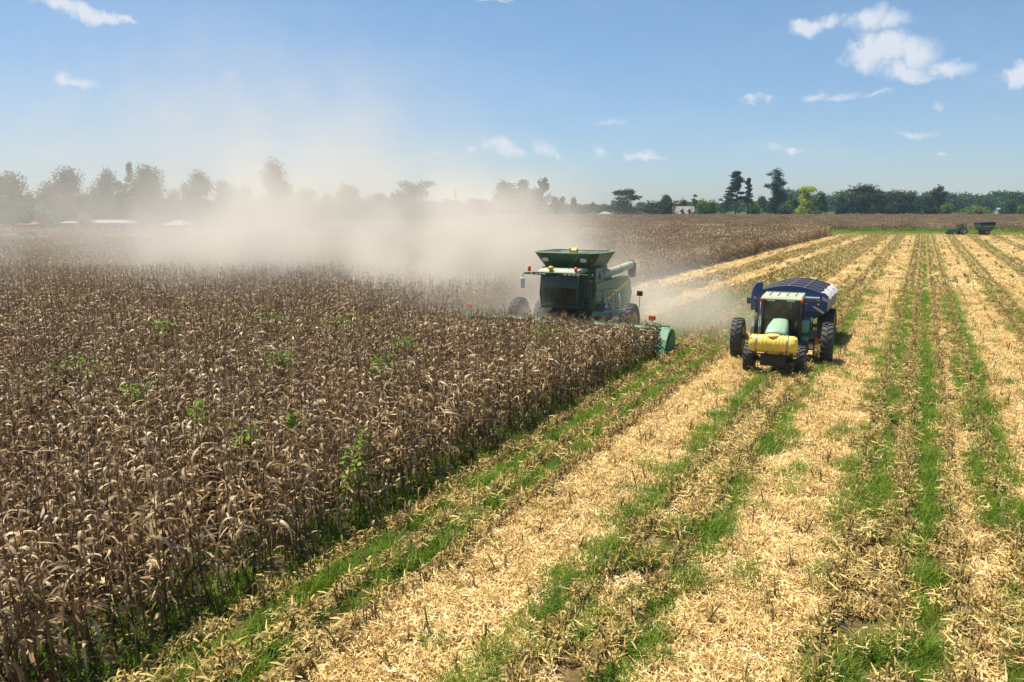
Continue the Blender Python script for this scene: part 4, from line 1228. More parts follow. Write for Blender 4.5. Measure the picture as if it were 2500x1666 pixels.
m = MB()   # rolled, torn flap on the near right edge
vs = []; 
for j in range(13):
    f = j / 12; y = Ft + (Bt - Ft) * f
    wv = .05 * math.sin(j * 2.3)
    for k in range(5):
        g = k / 4
        vs.append((wt - .30 + .42 * g + wv * .3, y, zr + .16 - .22 * g * g + .04 * math.sin(j * 1.7 + k) - .04 * g))
fs = [(j * 5 + k, j * 5 + k + 1, j * 5 + k + 6, j * 5 + k + 5) for j in range(12) for k in range(4)]
m.add(vs, fs, smooth=True); m.add([(wt + .06, Ft + .02, zr + .0), (wt - .28, Ft, zr + .15), (wt - .22, Ft - .02, zr - .2), (wt + .08, Ft - .02, zr - .28)], [(0, 1, 2, 3)])
m.build('tarp_flap', M_TARP, gc)
m = MB(); m.box((-.15, Ft - .12, zr - .10), (3.0, .16, .10)); m.build('cross_beam', M_TARP, gc, bevel=.02)
m = MB()
for x in (-1.0, -.2, .6, 1.3): m.box((x, Ft - .03, zr - .4), (.06, .05, .7))
m.build('stiffener', M_BLUE, gc)
# folded auger at the front left corner
m = MB(); m.tube([(-.5, Fb - .3, .7), (-1.2, Ft - .1, 1.5), (-1.46, Ft - .3, 2.1)], .19, 14); m.build('lower_auger', M_BLUE, gc)
m = MB(); m.prismy([(-1.72, 1.75), (-1.74, 2.35), (-1.68, 2.75), (-1.56, 3.02), (-1.44, 3.14), (-1.24, 3.14), (-1.22, 1.75)], Ft - .65, Ft - .2); au = m.build('auger_spout', M_BLUE, gc, bevel=.06)
m = MB(); m.box((-1.82, Ft - .4, 2.2), (.22, .3, .3)); m.build('hinge_box', M_BLK, au, bevel=.03)
m = MB(); m.box((0, Fb - .2, .62), (.22, 2.6, .2)); m.tube([(-.5, -.6, .7), (0, -3.8, .6)], .07, 8); m.tube([(.5, -.6, .7), (0, -3.8, .6)], .07, 8); m.box((0, -4.2, .6), (.16, .9, .12)); m.tube([(-1.2, 0, .8), (1.2, 0, .8)], .1, 10)
for sx in (-1, 1):
    m.tube([(sx * .5, -.6, .75), (sx * 1.3, -1.7, 1.72)], .05, 8); m.tube([(sx * .5, .7, .75), (sx * 1.3, 1.7, 1.72)], .05, 8)
m.build('frame', M_BLK, gc)
for sx in (-1, 1): make_wheel(gc, sx * 1.52, 0, .86, .74, rim_mat=M_YEL, tyre_mat=M_RUBD, face=sx, nl=20)

# ------------------------------------------------------------------ far tractor and cart, side on
def small_wheel(parent, x, y, r, w, rim):
    return make_wheel(parent, x, y, r, w, rim_mat=rim, tyre_mat=M_RUB, face=1, nl=16)
Yf = 179.0
xa = P(2347, 575, Yf).x
# local: x axis of the wheels points towards the camera (-Y world); forward (-y local) is world -X
ft_ = empty('tractor', (xa, Yf, 0), R(-90), 'small dark green tractor parked by the far track in front of a grain cart', 'tractor')
for sx in (-1, 1):
    w_ = small_wheel(ft_, sx * .95, 0, .88, .45, M_TARP if sx > 0 else M_BLK); 
    small_wheel(ft_, sx * .85, -2.9, .45, .3, M_BLK)
m = MB(); m.prism([(-3.5, .95), (-3.55, 1.5), (-1.0, 1.75), (-1.0, .7), (-3.2, .7)], -.42, .42); m.build('hood', M_GREEN, ft_, bevel=.05)
m = MB(); m.box((0, -.1, 1.2), (1.4, 1.5, .5)); m.box((0, -3.6, .7), (.8, .5, .4)); m.tube([(-.9, 0, .88), (.9, 0, .88)], .12, 8); m.box((0, -1.5, .8), (.5, 3.5, .3)); m.build('chassis', M_GREEN_D, ft_, bevel=.03)
m = MB()
for sx in (-1, 1):
    for y in (-.8, .6): m.box((sx * .7, y, 2.05), (.09, .09, 1.3))
m.box((0, -.1, 1.45), (1.5, 1.5, .1)); m.build('cab', M_GREEN_D, ft_)
m = MB(); m.box((0, -.1, 2.76), (1.65, 1.75, .18), taper=.9); m.build('roof', M_GREEN_D, ft_, bevel=.04)
m = MB()
for sx in (-1, 1): m.add([(sx * .72, -.78, 1.5), (sx * .72, .6, 1.5), (sx * .72, .6, 2.66), (sx * .72, -.78, 2.66)], [(0, 1, 2, 3)])
m.build('side_window', M_GLASS, ft_)
m = MB(); m.box((0, .3, 1.8), (.5, .15, .7)); m.build('seat', M_SEAT, ft_)
xb = P(2399, 575, Yf).x
fc = empty('grain_cart', (xb + .3, Yf, 0), R(-90), 'dark green grain cart with black tarp parked at the far track', 'grain cart')
for sx in (-1, 1): small_wheel(fc, sx * 1.3, 0, .86, .5, M_STEEL)
m = MB(); m.prism([(-2.2, 2.2), (-2.2, 3.0), (2.1, 3.0), (2.1, 2.2), (.9, 1.1), (-.6, 1.1)], -1.4, 1.4); m.build('bin', M_GREEN_D, fc, bevel=.03)
m = MB(); m.prism([(-2.25, 2.98), (-2.2, 3.55), (2.0, 3.75), (2.15, 2.98)], -1.42, 1.42); m.build('tarp', M_BLUED, fc, bevel=.08); fc.scale = (.80, .80, .80)
m = MB(); m.tube([(1.45, -1.3, 2.45), (1.5, 3.4, 2.6)], .14, 10); m.box((1.5, 3.3, 2.45), (.3, .5, .4)); m.build('auger', M_GREEN_L, fc)
m = MB(); m.box((0, -2.4, .62), (.2, 4.6, .18)); m.tube([(0, -2.6, .6), (.9, -.8, 1.3)], .07, 6); m.tube([(0, -2.6, .6), (-.9, -.8, 1.3)], .07, 6); m.tube([(-1.2, 0, .86), (1.2, 0, .86)], .1, 8); m.tube([(1.42, -2.15, .7), (1.42, -2.15, 3.0)], .04, 6); m.build('frame', M_GREEN, fc)
ft_.scale = (.93, .93, .93); ft_.rotation_euler.z = R(-88); fc.rotation_euler.z = R(-91)

# ------------------------------------------------------------------ trees
M_BARK = paint('bark', (.10, .075, .055), .9, dust=0, scale=1)
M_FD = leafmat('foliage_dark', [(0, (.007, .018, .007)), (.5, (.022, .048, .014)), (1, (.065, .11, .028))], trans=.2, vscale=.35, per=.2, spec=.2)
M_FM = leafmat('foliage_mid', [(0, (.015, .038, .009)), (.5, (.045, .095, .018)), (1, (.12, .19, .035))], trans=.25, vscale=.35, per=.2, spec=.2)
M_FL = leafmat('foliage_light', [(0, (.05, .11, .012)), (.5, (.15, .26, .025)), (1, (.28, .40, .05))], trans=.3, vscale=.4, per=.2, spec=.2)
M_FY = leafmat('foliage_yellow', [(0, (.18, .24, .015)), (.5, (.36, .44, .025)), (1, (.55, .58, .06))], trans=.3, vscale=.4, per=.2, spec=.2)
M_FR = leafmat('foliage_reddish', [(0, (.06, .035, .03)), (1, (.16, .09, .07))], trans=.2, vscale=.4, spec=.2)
FM = {'d': M_FD, 'm': M_FM, 'l': M_FL, 'y': M_FY, 'r': M_FR}
def crown_mesh(r, lobes, n, size, core=.60):
    """lobes: (x,y,z,rx,ry,rz); leaf cards scattered through shells of the lobes"""
    vol = np.array([l[3] * l[4] + l[3] * l[5] for l in lobes]); vol = vol / vol.sum()
    which = r.choice(len(lobes), n, p=vol)
    L = np.array(lobes)[which]
    d = r.normal(size=(n, 3)); d /= np.linalg.norm(d, axis=1)[:, None]
    rad = r.random(n) ** .33
    rad = .35 + .72 * rad
    # knobbly surface
    kn = 1 + .20 * np.sin(d[:, 0] * 7 + which) * np.sin(d[:, 1] * 6 + which * 2) + .16 * np.sin(d[:, 2] * 9 + which * 3 + d[:, 0] * 5)
    c = L[:, :3] + d * L[:, 3:6] * (rad * kn)[:, None]
    nrm = d * .7 + r.normal(size=(n, 3)) * .75; nrm[:, 2] += .25; nrm /= np.linalg.norm(nrm, axis=1)[:, None]
    t = np.cross(nrm, r.normal(size=(n, 3))); t /= np.linalg.norm(t, axis=1)[:, None]
    b = np.cross(nrm, t)
    s = size * r.uniform(.55, 1.3, n)[:, None]
    v = np.stack([c - t * s * .6, c - b * s * .38 - t * s * .05, c + t * s * .65, c + b * s * .42 + t * s * .1], 1).reshape(-1, 3)
    lr = r.random(n) * .8 + which % 3 * .1
    mb = MB(); mb.v = v.tolist(); mb.n = len(v); mb.f = np.arange(4 * n).reshape(n, 4).tolist(); mb.mi = [0] * n; mb.lr = lr.tolist(); mb.smooth = [False] * n
    for l in lobes:      # solid inner foliage, coloured darker to stand for shade inside the crown
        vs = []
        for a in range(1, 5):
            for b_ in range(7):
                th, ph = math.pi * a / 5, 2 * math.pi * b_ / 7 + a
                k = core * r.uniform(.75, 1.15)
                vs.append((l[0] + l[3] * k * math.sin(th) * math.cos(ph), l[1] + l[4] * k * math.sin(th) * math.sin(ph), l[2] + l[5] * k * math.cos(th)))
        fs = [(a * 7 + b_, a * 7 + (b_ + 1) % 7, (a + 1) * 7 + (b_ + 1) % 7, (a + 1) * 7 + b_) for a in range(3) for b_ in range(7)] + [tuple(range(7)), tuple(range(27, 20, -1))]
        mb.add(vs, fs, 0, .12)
    return mb
def lobes_for(kind, r, H, W):
    L = []; h = W / 2
    if kind == 'round':
        for i in range(11):
            a = r.uniform(0, 6.28); d = r.uniform(0, .62) * h; z = H * r.uniform(.28, .80) ; k = r.uniform(.30, .50) * h * (1.1 - .3 * z / H)
            L.append((math.cos(a) * d, math.sin(a) * d, z, k, k, min(k, H * .2)))
        L.append((0, 0, H * .85, h * .42, h * .42, H * .15)); L.append((0, 0, H * .3, h * .75, h * .7, H * .24))
    elif kind == 'bush':
        for i in range(10):
            a = r.uniform(0, 6.28); d = r.uniform(.1, .65) * h; k = r.uniform(.3, .48) * h
            L.append((math.cos(a) * d, math.sin(a) * d, H * r.uniform(.25, .72), k, k, H * r.uniform(.18, .27)))
        L.append((0, 0, H * .35, h * .85, h * .8, H * .34)); L.append((r.normal(0, .15) * h, 0, H * .78, h * .38, h * .38, H * .21))
    elif kind == 'tall':
        for i in range(15):
            f = i / 14; z = H * (.08 + .84 * f); k = h * (.62 if f < .75 else .45) * r.uniform(.7, 1.1)
            L.append((r.normal(0, .28) * h, r.normal(0, .28) * h, z, k, k, H * .065))
        for i in range(6):
            L.append((r.uniform(-.9, .9) * h, r.normal(0, .3) * h, H * r.uniform(.5, .9), h * .3, h * .3, H * .04))
    elif kind == 'pine':         # bare lower trunk, layered flat plates
        for i in range(20):
            f = i / 19; z = H * (.38 + .57 * f); a = r.uniform(0, 6.28); d = h * (.62 * (1 - f) ** .5) * r.uniform(.3, 1.15)
            L.append((math.cos(a) * d, math.sin(a) * d * .6, z, h * r.uniform(.30, .50), h * .38, H * r.uniform(.018, .036)))
        L.append((0, 0, H * .95, h * .3, h * .3, H * .04))
    elif kind == 'oak':          # wide flat top on limbs, loose
        for i in range(12):
            a = r.uniform(0, 6.28); d = h * r.uniform(.2, .8)
            L.append((math.cos(a) * d, math.sin(a) * d * .7, H * r.uniform(.62, .92), h * .34, h * .3, H * .07))
        for i in range(8):
            a = r.uniform(0, 6.28); d = h * r.uniform(.2, .85)
            L.append((math.cos(a) * d, math.sin(a) * d, H * r.uniform(.15, .55), h * .38, h * .34, H * .11))
    elif kind == 'ragged':
        for i in range(22):
            f = r.random(); z = H * (.1 + .86 * f); d = h * (1 - f) ** .6 * r.uniform(0, .85); a = r.uniform(0, 6.28)
            L.append((math.cos(a) * d, math.sin(a) * d, z, h * r.uniform(.16, .3), h * .22, H * r.uniform(.03, .06)))
    return L
def make_tree(px, top, w, Y, kind, col, label, cat='tree', base=0.0, dens=1.0, group=None, seed=None, name=None):
    pt = P(px, top, Y); H = pt.z - base; W = w / F_PX * Y * (1.08 if px > 1110 else 1.3)
    r = np.random.default_rng(seed or int(px * 7 + top))
    nm = name or {'pine': 'pine_tree', 'bush': 'bush', 'oak': 'oak_tree'}.get(kind, 'tree')
    o = empty(nm, (pt.x, Y, base), 0, label, cat, group)
    L = lobes_for(kind, r, H, W)
    size = max(.34, Y * .0016)
    n = int(min(6500, max(500, 26 * W * H / (size * size) * .27 * dens)))
    if kind in ('oak', 'ragged'): n = int(n * .75)
    if kind in ('pine', 'tall'): n = int(n * 1.5)
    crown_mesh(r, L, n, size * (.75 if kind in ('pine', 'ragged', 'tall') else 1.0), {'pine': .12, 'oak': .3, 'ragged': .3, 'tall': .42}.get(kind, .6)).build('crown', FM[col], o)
    m = MB(); tr_ = max(.12, H * .018)
    bx = r.normal(0, .03) * H
    m.tube([(0, 0, -.2), (bx * .3, 0, H * .3), (bx * .6, 0, H * .6), (bx * .4, 0, H * .88)], [tr_, tr_ * .8, tr_ * .55, tr_ * .2], 7)
    for l in L[:9]:
        z0 = max(H * .18, l[2] - H * .2)
        m.tube([(bx * .4, 0, z0), ((bx * .4 + l[0]) * .6, l[1] * .5, (z0 + l[2]) * .5 + H * .02), (l[0], l[1], l[2])], [tr_ * .4, tr_ * .26, tr_ * .1], 5)
    m.build('trunk', M_BARK, o)
    return o
TREES = [
    # px, top, width, Y, kind, colour, label
    (1799, 417, 54, 415, 'pine', 'd', 'tall loose pine with a bare lower trunk, taller of the close pair beyond the corn'),
    (1829, 433, 24, 417, 'pine', 'd', 'slender pine close beside the taller loose pine beyond the corn'),
    (1899, 410, 50, 415, 'tall', 'd', 'tallest dark narrow tree, leafy from top to base, right of the pine pair'),
    (1773, 478, 40, 500, 'oak', 'm', 'low bluish tree just left of the pine pair'),
    (1842, 489, 44, 420, 'bush', 'l', 'bright green bush at the foot of the slender pine'),
    (1862, 476, 34, 520, 'round', 'm', 'small bluish tree between the slender pine and the tall narrow tree'),
    (1974, 450, 58, 410, 'oak', 'y', 'ragged yellow green tree beside the utility pole'),
    (1972, 489, 48, 408, 'bush', 'y', 'brightest yellow green bush at the utility pole base'),
    (2004, 467, 46, 416, 'round', 'm', 'olive green tree right behind the ragged yellow tree'),
    (1941, 483, 40, 422, 'round', 'm', 'green tree between the tall narrow tree and the yellow tree'),
    (1920, 488, 34, 420, 'bush', 'l', 'light green bush right of the tall narrow tree'),
    (2108, 449, 112, 415, 'round', 'd', 'broadest dark tree with a flat wide crown'),
    (2060, 478, 44, 416, 'bush', 'd', 'dark low side tree on the left of the broadest tree'),
    (2190, 462, 98, 410, 'bush', 'd', 'wide dark dome shaped tree right of the broadest tree'),
    (2262, 476, 76, 411, 'bush', 'd', 'dark bushy tree in front of the taller round crown'),
    (2295, 452, 46, 418, 'round', 'd', 'round crowned dark tree rising above its bushy neighbours'),
    (2130, 491, 30, 408, 'bush', 'l', 'small light green shrub between the two broad dark trees'),
    (2176, 506, 34, 407, 'bush', 'l', 'low light green shrub under the wide dome shaped tree'),
    (2248, 511, 32, 407, 'bush', 'l', 'lowest light green shrub at the corn edge under the dark bushy tree'),
    (2314, 493, 30, 409, 'bush', 'l', 'light green shrub at the right foot of the round crowned tree'),
    (2384, 501, 74, 414, 'bush', 'l', 'rounded green bush with a reddish shrub in front'),
    (2384, 511, 34, 408, 'bush', 'r', 'low reddish brown shrub in front of the rounded green bush'),
    (2466, 485, 46, 430, 'round', 'm', 'dark green tree above the far tractor and its cart'),
    (2494, 500, 22, 425, 'bush', 'l', 'light green shrub at the right border of the picture'),
    (1724, 484, 60, 412, 'bush', 'l', 'broad yellow green bushy tree right of the house'),
    (1697, 474, 28, 418, 'ragged', 'm', 'thin ragged tree top behind the right end of the house'),
    (1667, 484, 38, 420, 'bush', 'm', 'green tree directly behind the house roof'),
    (1626, 474, 38, 600, 'round', 'm', 'bluish distant tree behind the dark bushy mass left of the house'),
    (1612, 485, 84, 410, 'bush', 'd', 'dark wide bushy tree left of the house'),
    (1529, 459, 74, 412, 'oak', 'd', 'spreading oak with layered top right of the white pavilion roof'),
    (1560, 515, 26, 407, 'bush', 'l', 'small light shrub between the spreading oak and the dark bushy tree'),
    (1469, 499, 44, 520, 'bush', 'm', 'low green tree behind the white pavilion roof'),
    (1447, 493, 26, 620, 'round', 'd', 'small dark bluish tree behind the slim utility pole'),
    (1417, 497, 40, 440, 'bush', 'm', 'low bluish green trees left of the slim utility pole'),
    (1401, 480, 28, 560, 'round', 'd', 'small dark blue crown, right one of two neighbouring crowns'),
    (1374, 479, 28, 600, 'round', 'm', 'small hazy blue crown, left one of two neighbouring crowns'),
    (1354, 479, 38, 416, 'round', 'm', 'dark green tree right of the slender leaning tree'),
    (1326, 501, 58, 410, 'bush', 'l', 'light green rounded bush in front of the slender leaning tree'),
    (1380, 503, 22, 408, 'bush', 'm', 'small brownish green shrub at the corn edge'),
    (1324, 429, 34, 416, 'oak', 'm', 'slender tree with a knobby top left of the light green rounded bush'),
    (1308, 458, 62, 414, 'round', 'm', 'dense lower crown below the slender knobby tree'),
    (1266, 437, 66, 410, 'oak', 'm', 'conifer with sweeping boughs at the right edge of the dust'),
    (1230, 441, 76, 412, 'round', 'm', 'leafy tree left of the sweeping conifer at the dust edge'),
    (1240, 462, 92, 411, 'bush', 'm', 'low dark undergrowth tree under the leafy tree at the dust edge'),
    (1112, 459, 12, 300, 'ragged', 'd', 'dead spire shaped tree top poking above the dust'),
    (1146, 484, 66, 330, 'bush', 'm', 'low rounded trees veiled by dust right of the dead spire'),
    (1190, 487, 50, 360, 'bush', 'm', 'low faint tree veiled by dust left of the leafy pair'),
    (1090, 484, 60, 300, 'bush', 'm', 'low tree in the dust at the foot of the dead spire'),
    (1027, 440, 84, 260, 'oak', 'm', 'wide layered cedar half hidden in the dust cloud'),
    (975, 464, 80, 260, 'round', 'm', 'dust veiled tree left of the layered cedar'),
    (923, 470, 70, 250, 'round', 'm', 'low dust veiled tree in the thick of the plume'),
    (849, 451, 84, 240, 'round', 'm', 'dust hidden broad tree behind the thickest plume'),
    (790, 470, 70, 230, 'bush', 'm', 'faint low tree between the dust plume and the tall dusty tree'),
    (738, 456, 72, 200, 'bush', 'm', 'low rounded tree right under the tall dusty tree'),
    (667, 383, 88, 190, 'round', 'm', 'tall dusty tree standing alone above its neighbours'),
    (600, 448, 70, 190, 'bush', 'm', 'dusty low tree left of the lone tall tree'),
    (545, 440, 76, 185, 'round', 'm', 'dusty tree right of the twin topped tree'),
    (482, 414, 78, 180, 'round', 'm', 'twin topped dusty tree right of the big dark dusty tree'),
    (425, 458, 70, 182, 'bush', 'm', 'low dusty tree between the big dark tree and the twin topped tree'),
    (352, 397, 98, 175, 'round', 'd', 'big dark dusty tree behind the grey gabled sheds'),
    (314, 391, 40, 176, 'ragged', 'd', 'thin feathery tree top leaning beside the big dark dusty tree'),
    (262, 411, 58, 180, 'round', 'm', 'dusty tree with a round head behind the long low building'),
    (222, 445, 80, 182, 'bush', 'm', 'low dusty tree mass behind the long building'),
    (300, 448, 60, 182, 'bush', 'm', 'low dusty tree behind the right end of the long building'),
    (162, 404, 118, 178, 'round', 'd', 'largest dusty tree, with a double rounded crown'),
    (108, 440, 70, 180, 'bush', 'm', 'mid sized dusty tree left of the largest dusty tree'),
    (18, 420, 130, 176, 'round', 'm', 'dusty tree cut by the left border of the picture'),
    (64, 470, 70, 174, 'bush', 'm', 'low dusty tree behind the red roofed shed'),
    (103, 493, 34, 171, 'bush', 'l', 'small light green shrub tree right of the red roofed shed'),
    (122, 531, 52, 167, 'bush', 'm', 'low bush between the red roofed shed and the long building'),
    (205, 515, 36, 171, 'bush', 'l', 'small light shrub behind the long low building'),
    (60, 512, 40, 170, 'bush', 'd', 'dark bush right behind the red roofed shed'),
]
for t_ in TREES:
    px, top, w, Y, kind, col, lab = t_
    make_tree(px, top, w, Y, kind, col, lab, 'bush' if ('bush' in lab.split()[:5] and kind == 'bush') or 'shrub' in lab else 'tree', group='trees and shrubs beyond the cornfields')
# far woods: a mass
WD = []
for i in range(6):
    r = np.random.default_rng(900 + i); H = r.uniform(13, 18); W = r.uniform(14, 22)
    WD.append(crown_mesh(r, lobes_for('round' if i % 2 else 'bush', r, H, W), 900, 1.35).build('wood_%d' % i, M_FM if i % 3 else M_FD, link=False))
pts, rot, scl, idx = [], [], [], []
def wood_top(px):   # height of the far skyline in picture rows
    return np.interp(px, [-200, 900, 1300, 1345, 1420, 1540, 1600, 1760, 1880, 1900, 2050, 2300, 2500, 2700], [485, 485, 488, 494, 497, 497, 494, 489, 484, 468, 466, 470, 464, 466])
for row, Y in enumerate((640, 700, 760, 830)):
    x = -.72 * Y
    while x < .72 * Y:
        px = 1250 + x / Y * F_PX
        top = wood_top(px) + rng.normal(0, 2.2) + (3 - row) * 1.5
        H = (P(px, top, Y).z)
        s = max(.25, H / 16)
        pts.append((x, Y + rng.uniform(-20, 20), 0)); rot.append((0, 0, rng.uniform(0, 6.28))); scl.append((max(s, .6), max(s, .6), s)); idx.append(int(rng.integers(6)))
        x += rng.uniform(7, 13)
scatter('far_woods', WD, pts, rot, scl, idx, 'blue green wooded skyline far behind the fields', 'woods')

# ------------------------------------------------------------------ buildings and poles
M_RROOF = paint('red_roof_metal', (.50, .10, .08), .5, dust=.2, scale=.4)
M_GROOF = paint('grey_roof_metal', (.36, .37, .40), .45, dust=.1, scale=.4)
M_WROOF = paint('white_metal', (.25, .26, .28), .45, dust=.1, scale=.4)
M_WALL = paint('pale_wall', (.38, .35, .32), .8, dust=.1, scale=.4)
M_SHING = paint('pale_shingles', (.27, .235, .215), .85, dust=.1, scale=.6)
M_WOOD = paint('pole_wood', (.16, .13, .10), .9, dust=0)
M_WIND = paint('dark_window', (.03, .04, .06), .15, dust=0)
def gable(label, name, px0, px1, ptop, Y, depth, eave, wallm, roofm, group=None, ridge='x', over=.4, hip=0.0, windows=0):
    a, b = P(px0, ptop, Y), P(px1, ptop, Y); W = b.x - a.x; H = a.z
    o = empty(name, ((a.x + b.x) / 2, Y + depth / 2, 0), 0, label, 'building', group)
    w, d = W / 2, depth / 2
    m = MB(); m.box((0, 0, eave / 2), (W - 2 * over, depth - 2 * over, eave))
    if ridge == 'y': m.prismy([(-w + over, eave), (0, H - .08), (w - over, eave)], -d + over, d - over)
    elif not hip: m.prism([(-d + over, eave), (0, H - .08), (d - over, eave)], -w + over, w - over)
    m.build('wall', wallm, o)
    m = MB(); th = .1
    if ridge == 'x':
        h = hip
        panel(m, [(-w, -d, eave), (w, -d, eave), (w - h, 0, H), (-w + h, 0, H)], th)
        panel(m, [(w, d, eave), (-w, d, eave), (-w + h, 0, H), (w - h, 0, H)], th)
        if h:
            panel(m, [(w, -d, eave), (w, d, eave), (w - h, 0, H)], th); panel(m, [(-w, d, eave), (-w, -d, eave), (-w + h, 0, H)], th)
    else:
        panel(m, [(-w, -d, eave), (0, -d, H), (0, d, H), (-w, d, eave)], -th); panel(m, [(0, -d, H), (w, -d, eave), (w, d, eave), (0, d, H)], -th)
    m.build('roof', roofm, o)
    for i in range(windows):
        m = MB(); m.box((-w + W * (i + .7) / (windows + .4), -d + over - .02, eave * .6), (1.0, .08, .9)); m.build('window', M_WIND, o)
    return o
gable('low shed with red metal roof at the left corn edge', 'shed', 36, 97, 538, 168, 9, 2.7, M_RROOF, M_RROOF)
g = gable('long low grey building with white eave behind the left cornfield', 'farm_building', 142, 332, 538, 171, 10, 2.9, M_WALL, M_GROOF, windows=9)
m = MB(); m.box((-.8, -5.15, 2.82), (15.5, .12, .22)); m.build('eave_board', M_WROOF, g)
gable('small shed with shiny grey gable roof, left one of the pair', 'shed', 350, 398, 538, 170, 7, 2.6, M_WALL, M_WROOF, 'grey gabled sheds', hip=1.6)
gable('small shed with shiny grey gable roof, right one of the pair', 'shed', 392, 448, 538, 168.5, 7, 2.5, M_WALL, M_WROOF, 'grey gabled sheds', hip=1.8)
h_ = gable('house with pale shingle roof and two dormers beyond the corn', 'house', 1646, 1700, 504, 411, 10, 1.9, M_WALL, M_SHING)
for sx in (-.12, .2):
    W_ = 11.4; m = MB(); m.box((sx * W_, -3.3, 3.3), (1.3, 2.2, 1.5)); dm = m.build('dormer', M_WALL, h_)
    m = MB(); m.prismy([(sx * W_ - .9, 4.0), (sx * W_, 4.9), (sx * W_ + .9, 4.0)], -4.55, -1.9); m.build('dormer_roof', M_GROOF, dm)
    m = MB(); m.box((sx * W_, -4.42, 3.25), (.7, .05, 1.0)); m.build('window', M_WIND, dm)
m = MB(); m.prismy([(3.0, 2.0), (5.0, 4.3), (7.0, 2.0)], -5.6, -1.0); m.build('porch_roof', M_GROOF, h_)
pv = gable('white hipped pavilion roof showing just above the far corn', 'pavilion', 1462, 1498, 517, 409, 7, 1.75, M_WALL, M_WROOF, hip=2.9)
wh = gable('tiny white house in front of the distant woods at right', 'house', 2438, 2449, 508, 600, 6, 2.4, M_WALL, M_GROOF, windows=2)
def pole(px, top, Y, label, trans=False):
    pt = P(px, top, Y); o = empty('utility_pole', (pt.x, Y, 0), 0, label, 'utility pole', 'utility poles beyond the corn')
    m = MB(); m.tube([(0, 0, 0), (0, 0, pt.z)], [.2, .14], 8); m.build('post', M_WOOD, o)
    m = MB(); m.box((0, 0, pt.z - .5), (2.0, .14, .14)); m.build('crossarm', M_WOOD, o)
    if trans:
        m = MB(); m.lathe([(-1.6, .001), (-1.6, .35), (-.7, .35), (-.6, .2), (-.6, .001)], (-.5, -.1, pt.z), 'Z', 12); m.build('transformer', M_WROOF, o)
    return pt
ps = [pole(1451, 498, 407, 'slim utility pole left of the white pavilion roof'), pole(1690, 494, 405, 'utility pole in front of the right end of the house'), pole(1957, 494, 404.5, 'utility pole with a grey transformer before the yellow bush', True)]
ps = [Vector((ps[0].x - 62, 408, ps[0].z))] + ps + [Vector((ps[2].x + 58, 403, ps[2].z))]
m = MB()
for a, b in zip(ps[:-1], ps[1:]):
    m.tube([a.lerp(b, k / 8) - Vector((0, 0, .35 + 1.0 * (1 - (k / 4 - 1) ** 2))) for k in range(9)], .03, 4)
tag(m.build('power_cable', M_BLK), 'thin power cable sagging between the utility poles', 'cable')

# ------------------------------------------------------------------ green vines in the corn
def at_height(px, py, z):
    d = ray(px, py); t = (z - CAM_H) / d.z
    return Vector((d.x * t, d.y * t, z))
VN = [(676, 878, 70, 34, 'brightest rounded heap of green vines on the mid cornfield'), (660, 776, 110, 44, 'large hazy patch of green vines near the dust'),
      (484, 1010, 34, 80, 'tall narrow vine column in the middle of the near field'), (596, 1050, 62, 54, 'broad leaved vine clump right of the tall vine column'),
      (866, 1070, 46, 120, 'longest hanging vine on the right half of the near field'), (200, 890, 90, 60, 'loose green vine patch on the left of the field'),
      (330, 950, 60, 50, 'small vine clump below the left vine patch'), (400, 796, 70, 30, 'faint low vine patch at the left dust edge'),
      (850, 786, 100, 28, 'flat vine patch on corn tops left of the header'), (985, 838, 54, 26, 'small bright vine cushion on the corn right of the flat patch'),
      (716, 1030, 20, 44, 'thin vine wisp between the vine clump and the longest vine'), (1330, 810, 60, 26, 'vine tangle just before the header'), (930, 880, 50, 50, 'sparse vine strands below the bright cushion')]
for i, (px, py, w, h, lab) in enumerate(VN):
    r = np.random.default_rng(1200 + i)
    c = at_height(px, py, 1.95); Dd = c.length
    W = w / F_PX * Dd; Hh = min(1.5, h / F_PX * Dd)
    mb = MB()
    for k in range(int(120 + 210 * W)):
        ang = r.uniform(0, 6.28); d_ = W * .75 * r.random() ** .8
        x, y = math.cos(ang) * d_, math.sin(ang) * d_ * 1.3
        z = 2.16 - r.random() ** 1.3 * min(1.6, Hh * 1.2) + r.normal(0, .05) - (d_ / W) ** 2 * .3
        if hash_noise(np.array(x + 20), np.array(y + z + 20), .35, 31 + i) < .42: continue
        s = r.uniform(.03, .08); a = r.uniform(0, 6.28); tl = r.normal(0, .6); tl2 = r.normal(0, .6)
        u = Vector((math.cos(a) * math.cos(tl), math.sin(a) * math.cos(tl), math.sin(tl))) * s
        v = Vector((-math.sin(a) * math.cos(tl2), math.cos(a) * math.cos(tl2), math.sin(tl2))) * s * .8
        q = Vector((x, y, z))
        mb.add([q - u, q - u * .5 + v * .9, q + u * .3 + v * .6, q + u * 1.1, q + u * .3 - v * .6, q - u * .5 - v * .9], [(0, 1, 2, 3, 4, 5)], 0, r.random())
    for k in range(4):
        x0, y0 = r.normal(0, W * .2), r.normal(0, W * .2)
        mb.tube([(x0, y0, .1), (x0 + r.normal(0, .1), y0, 1.0), (x0 + r.normal(0, .2), y0 + r.normal(0, .2), 2.0)], .006, 4, 0, False, .2)
    o = mb.build('vine', M_VINE, loc=(c.x, c.y, 0)); tag(o, lab, 'vine', 'green vines climbing the corn')

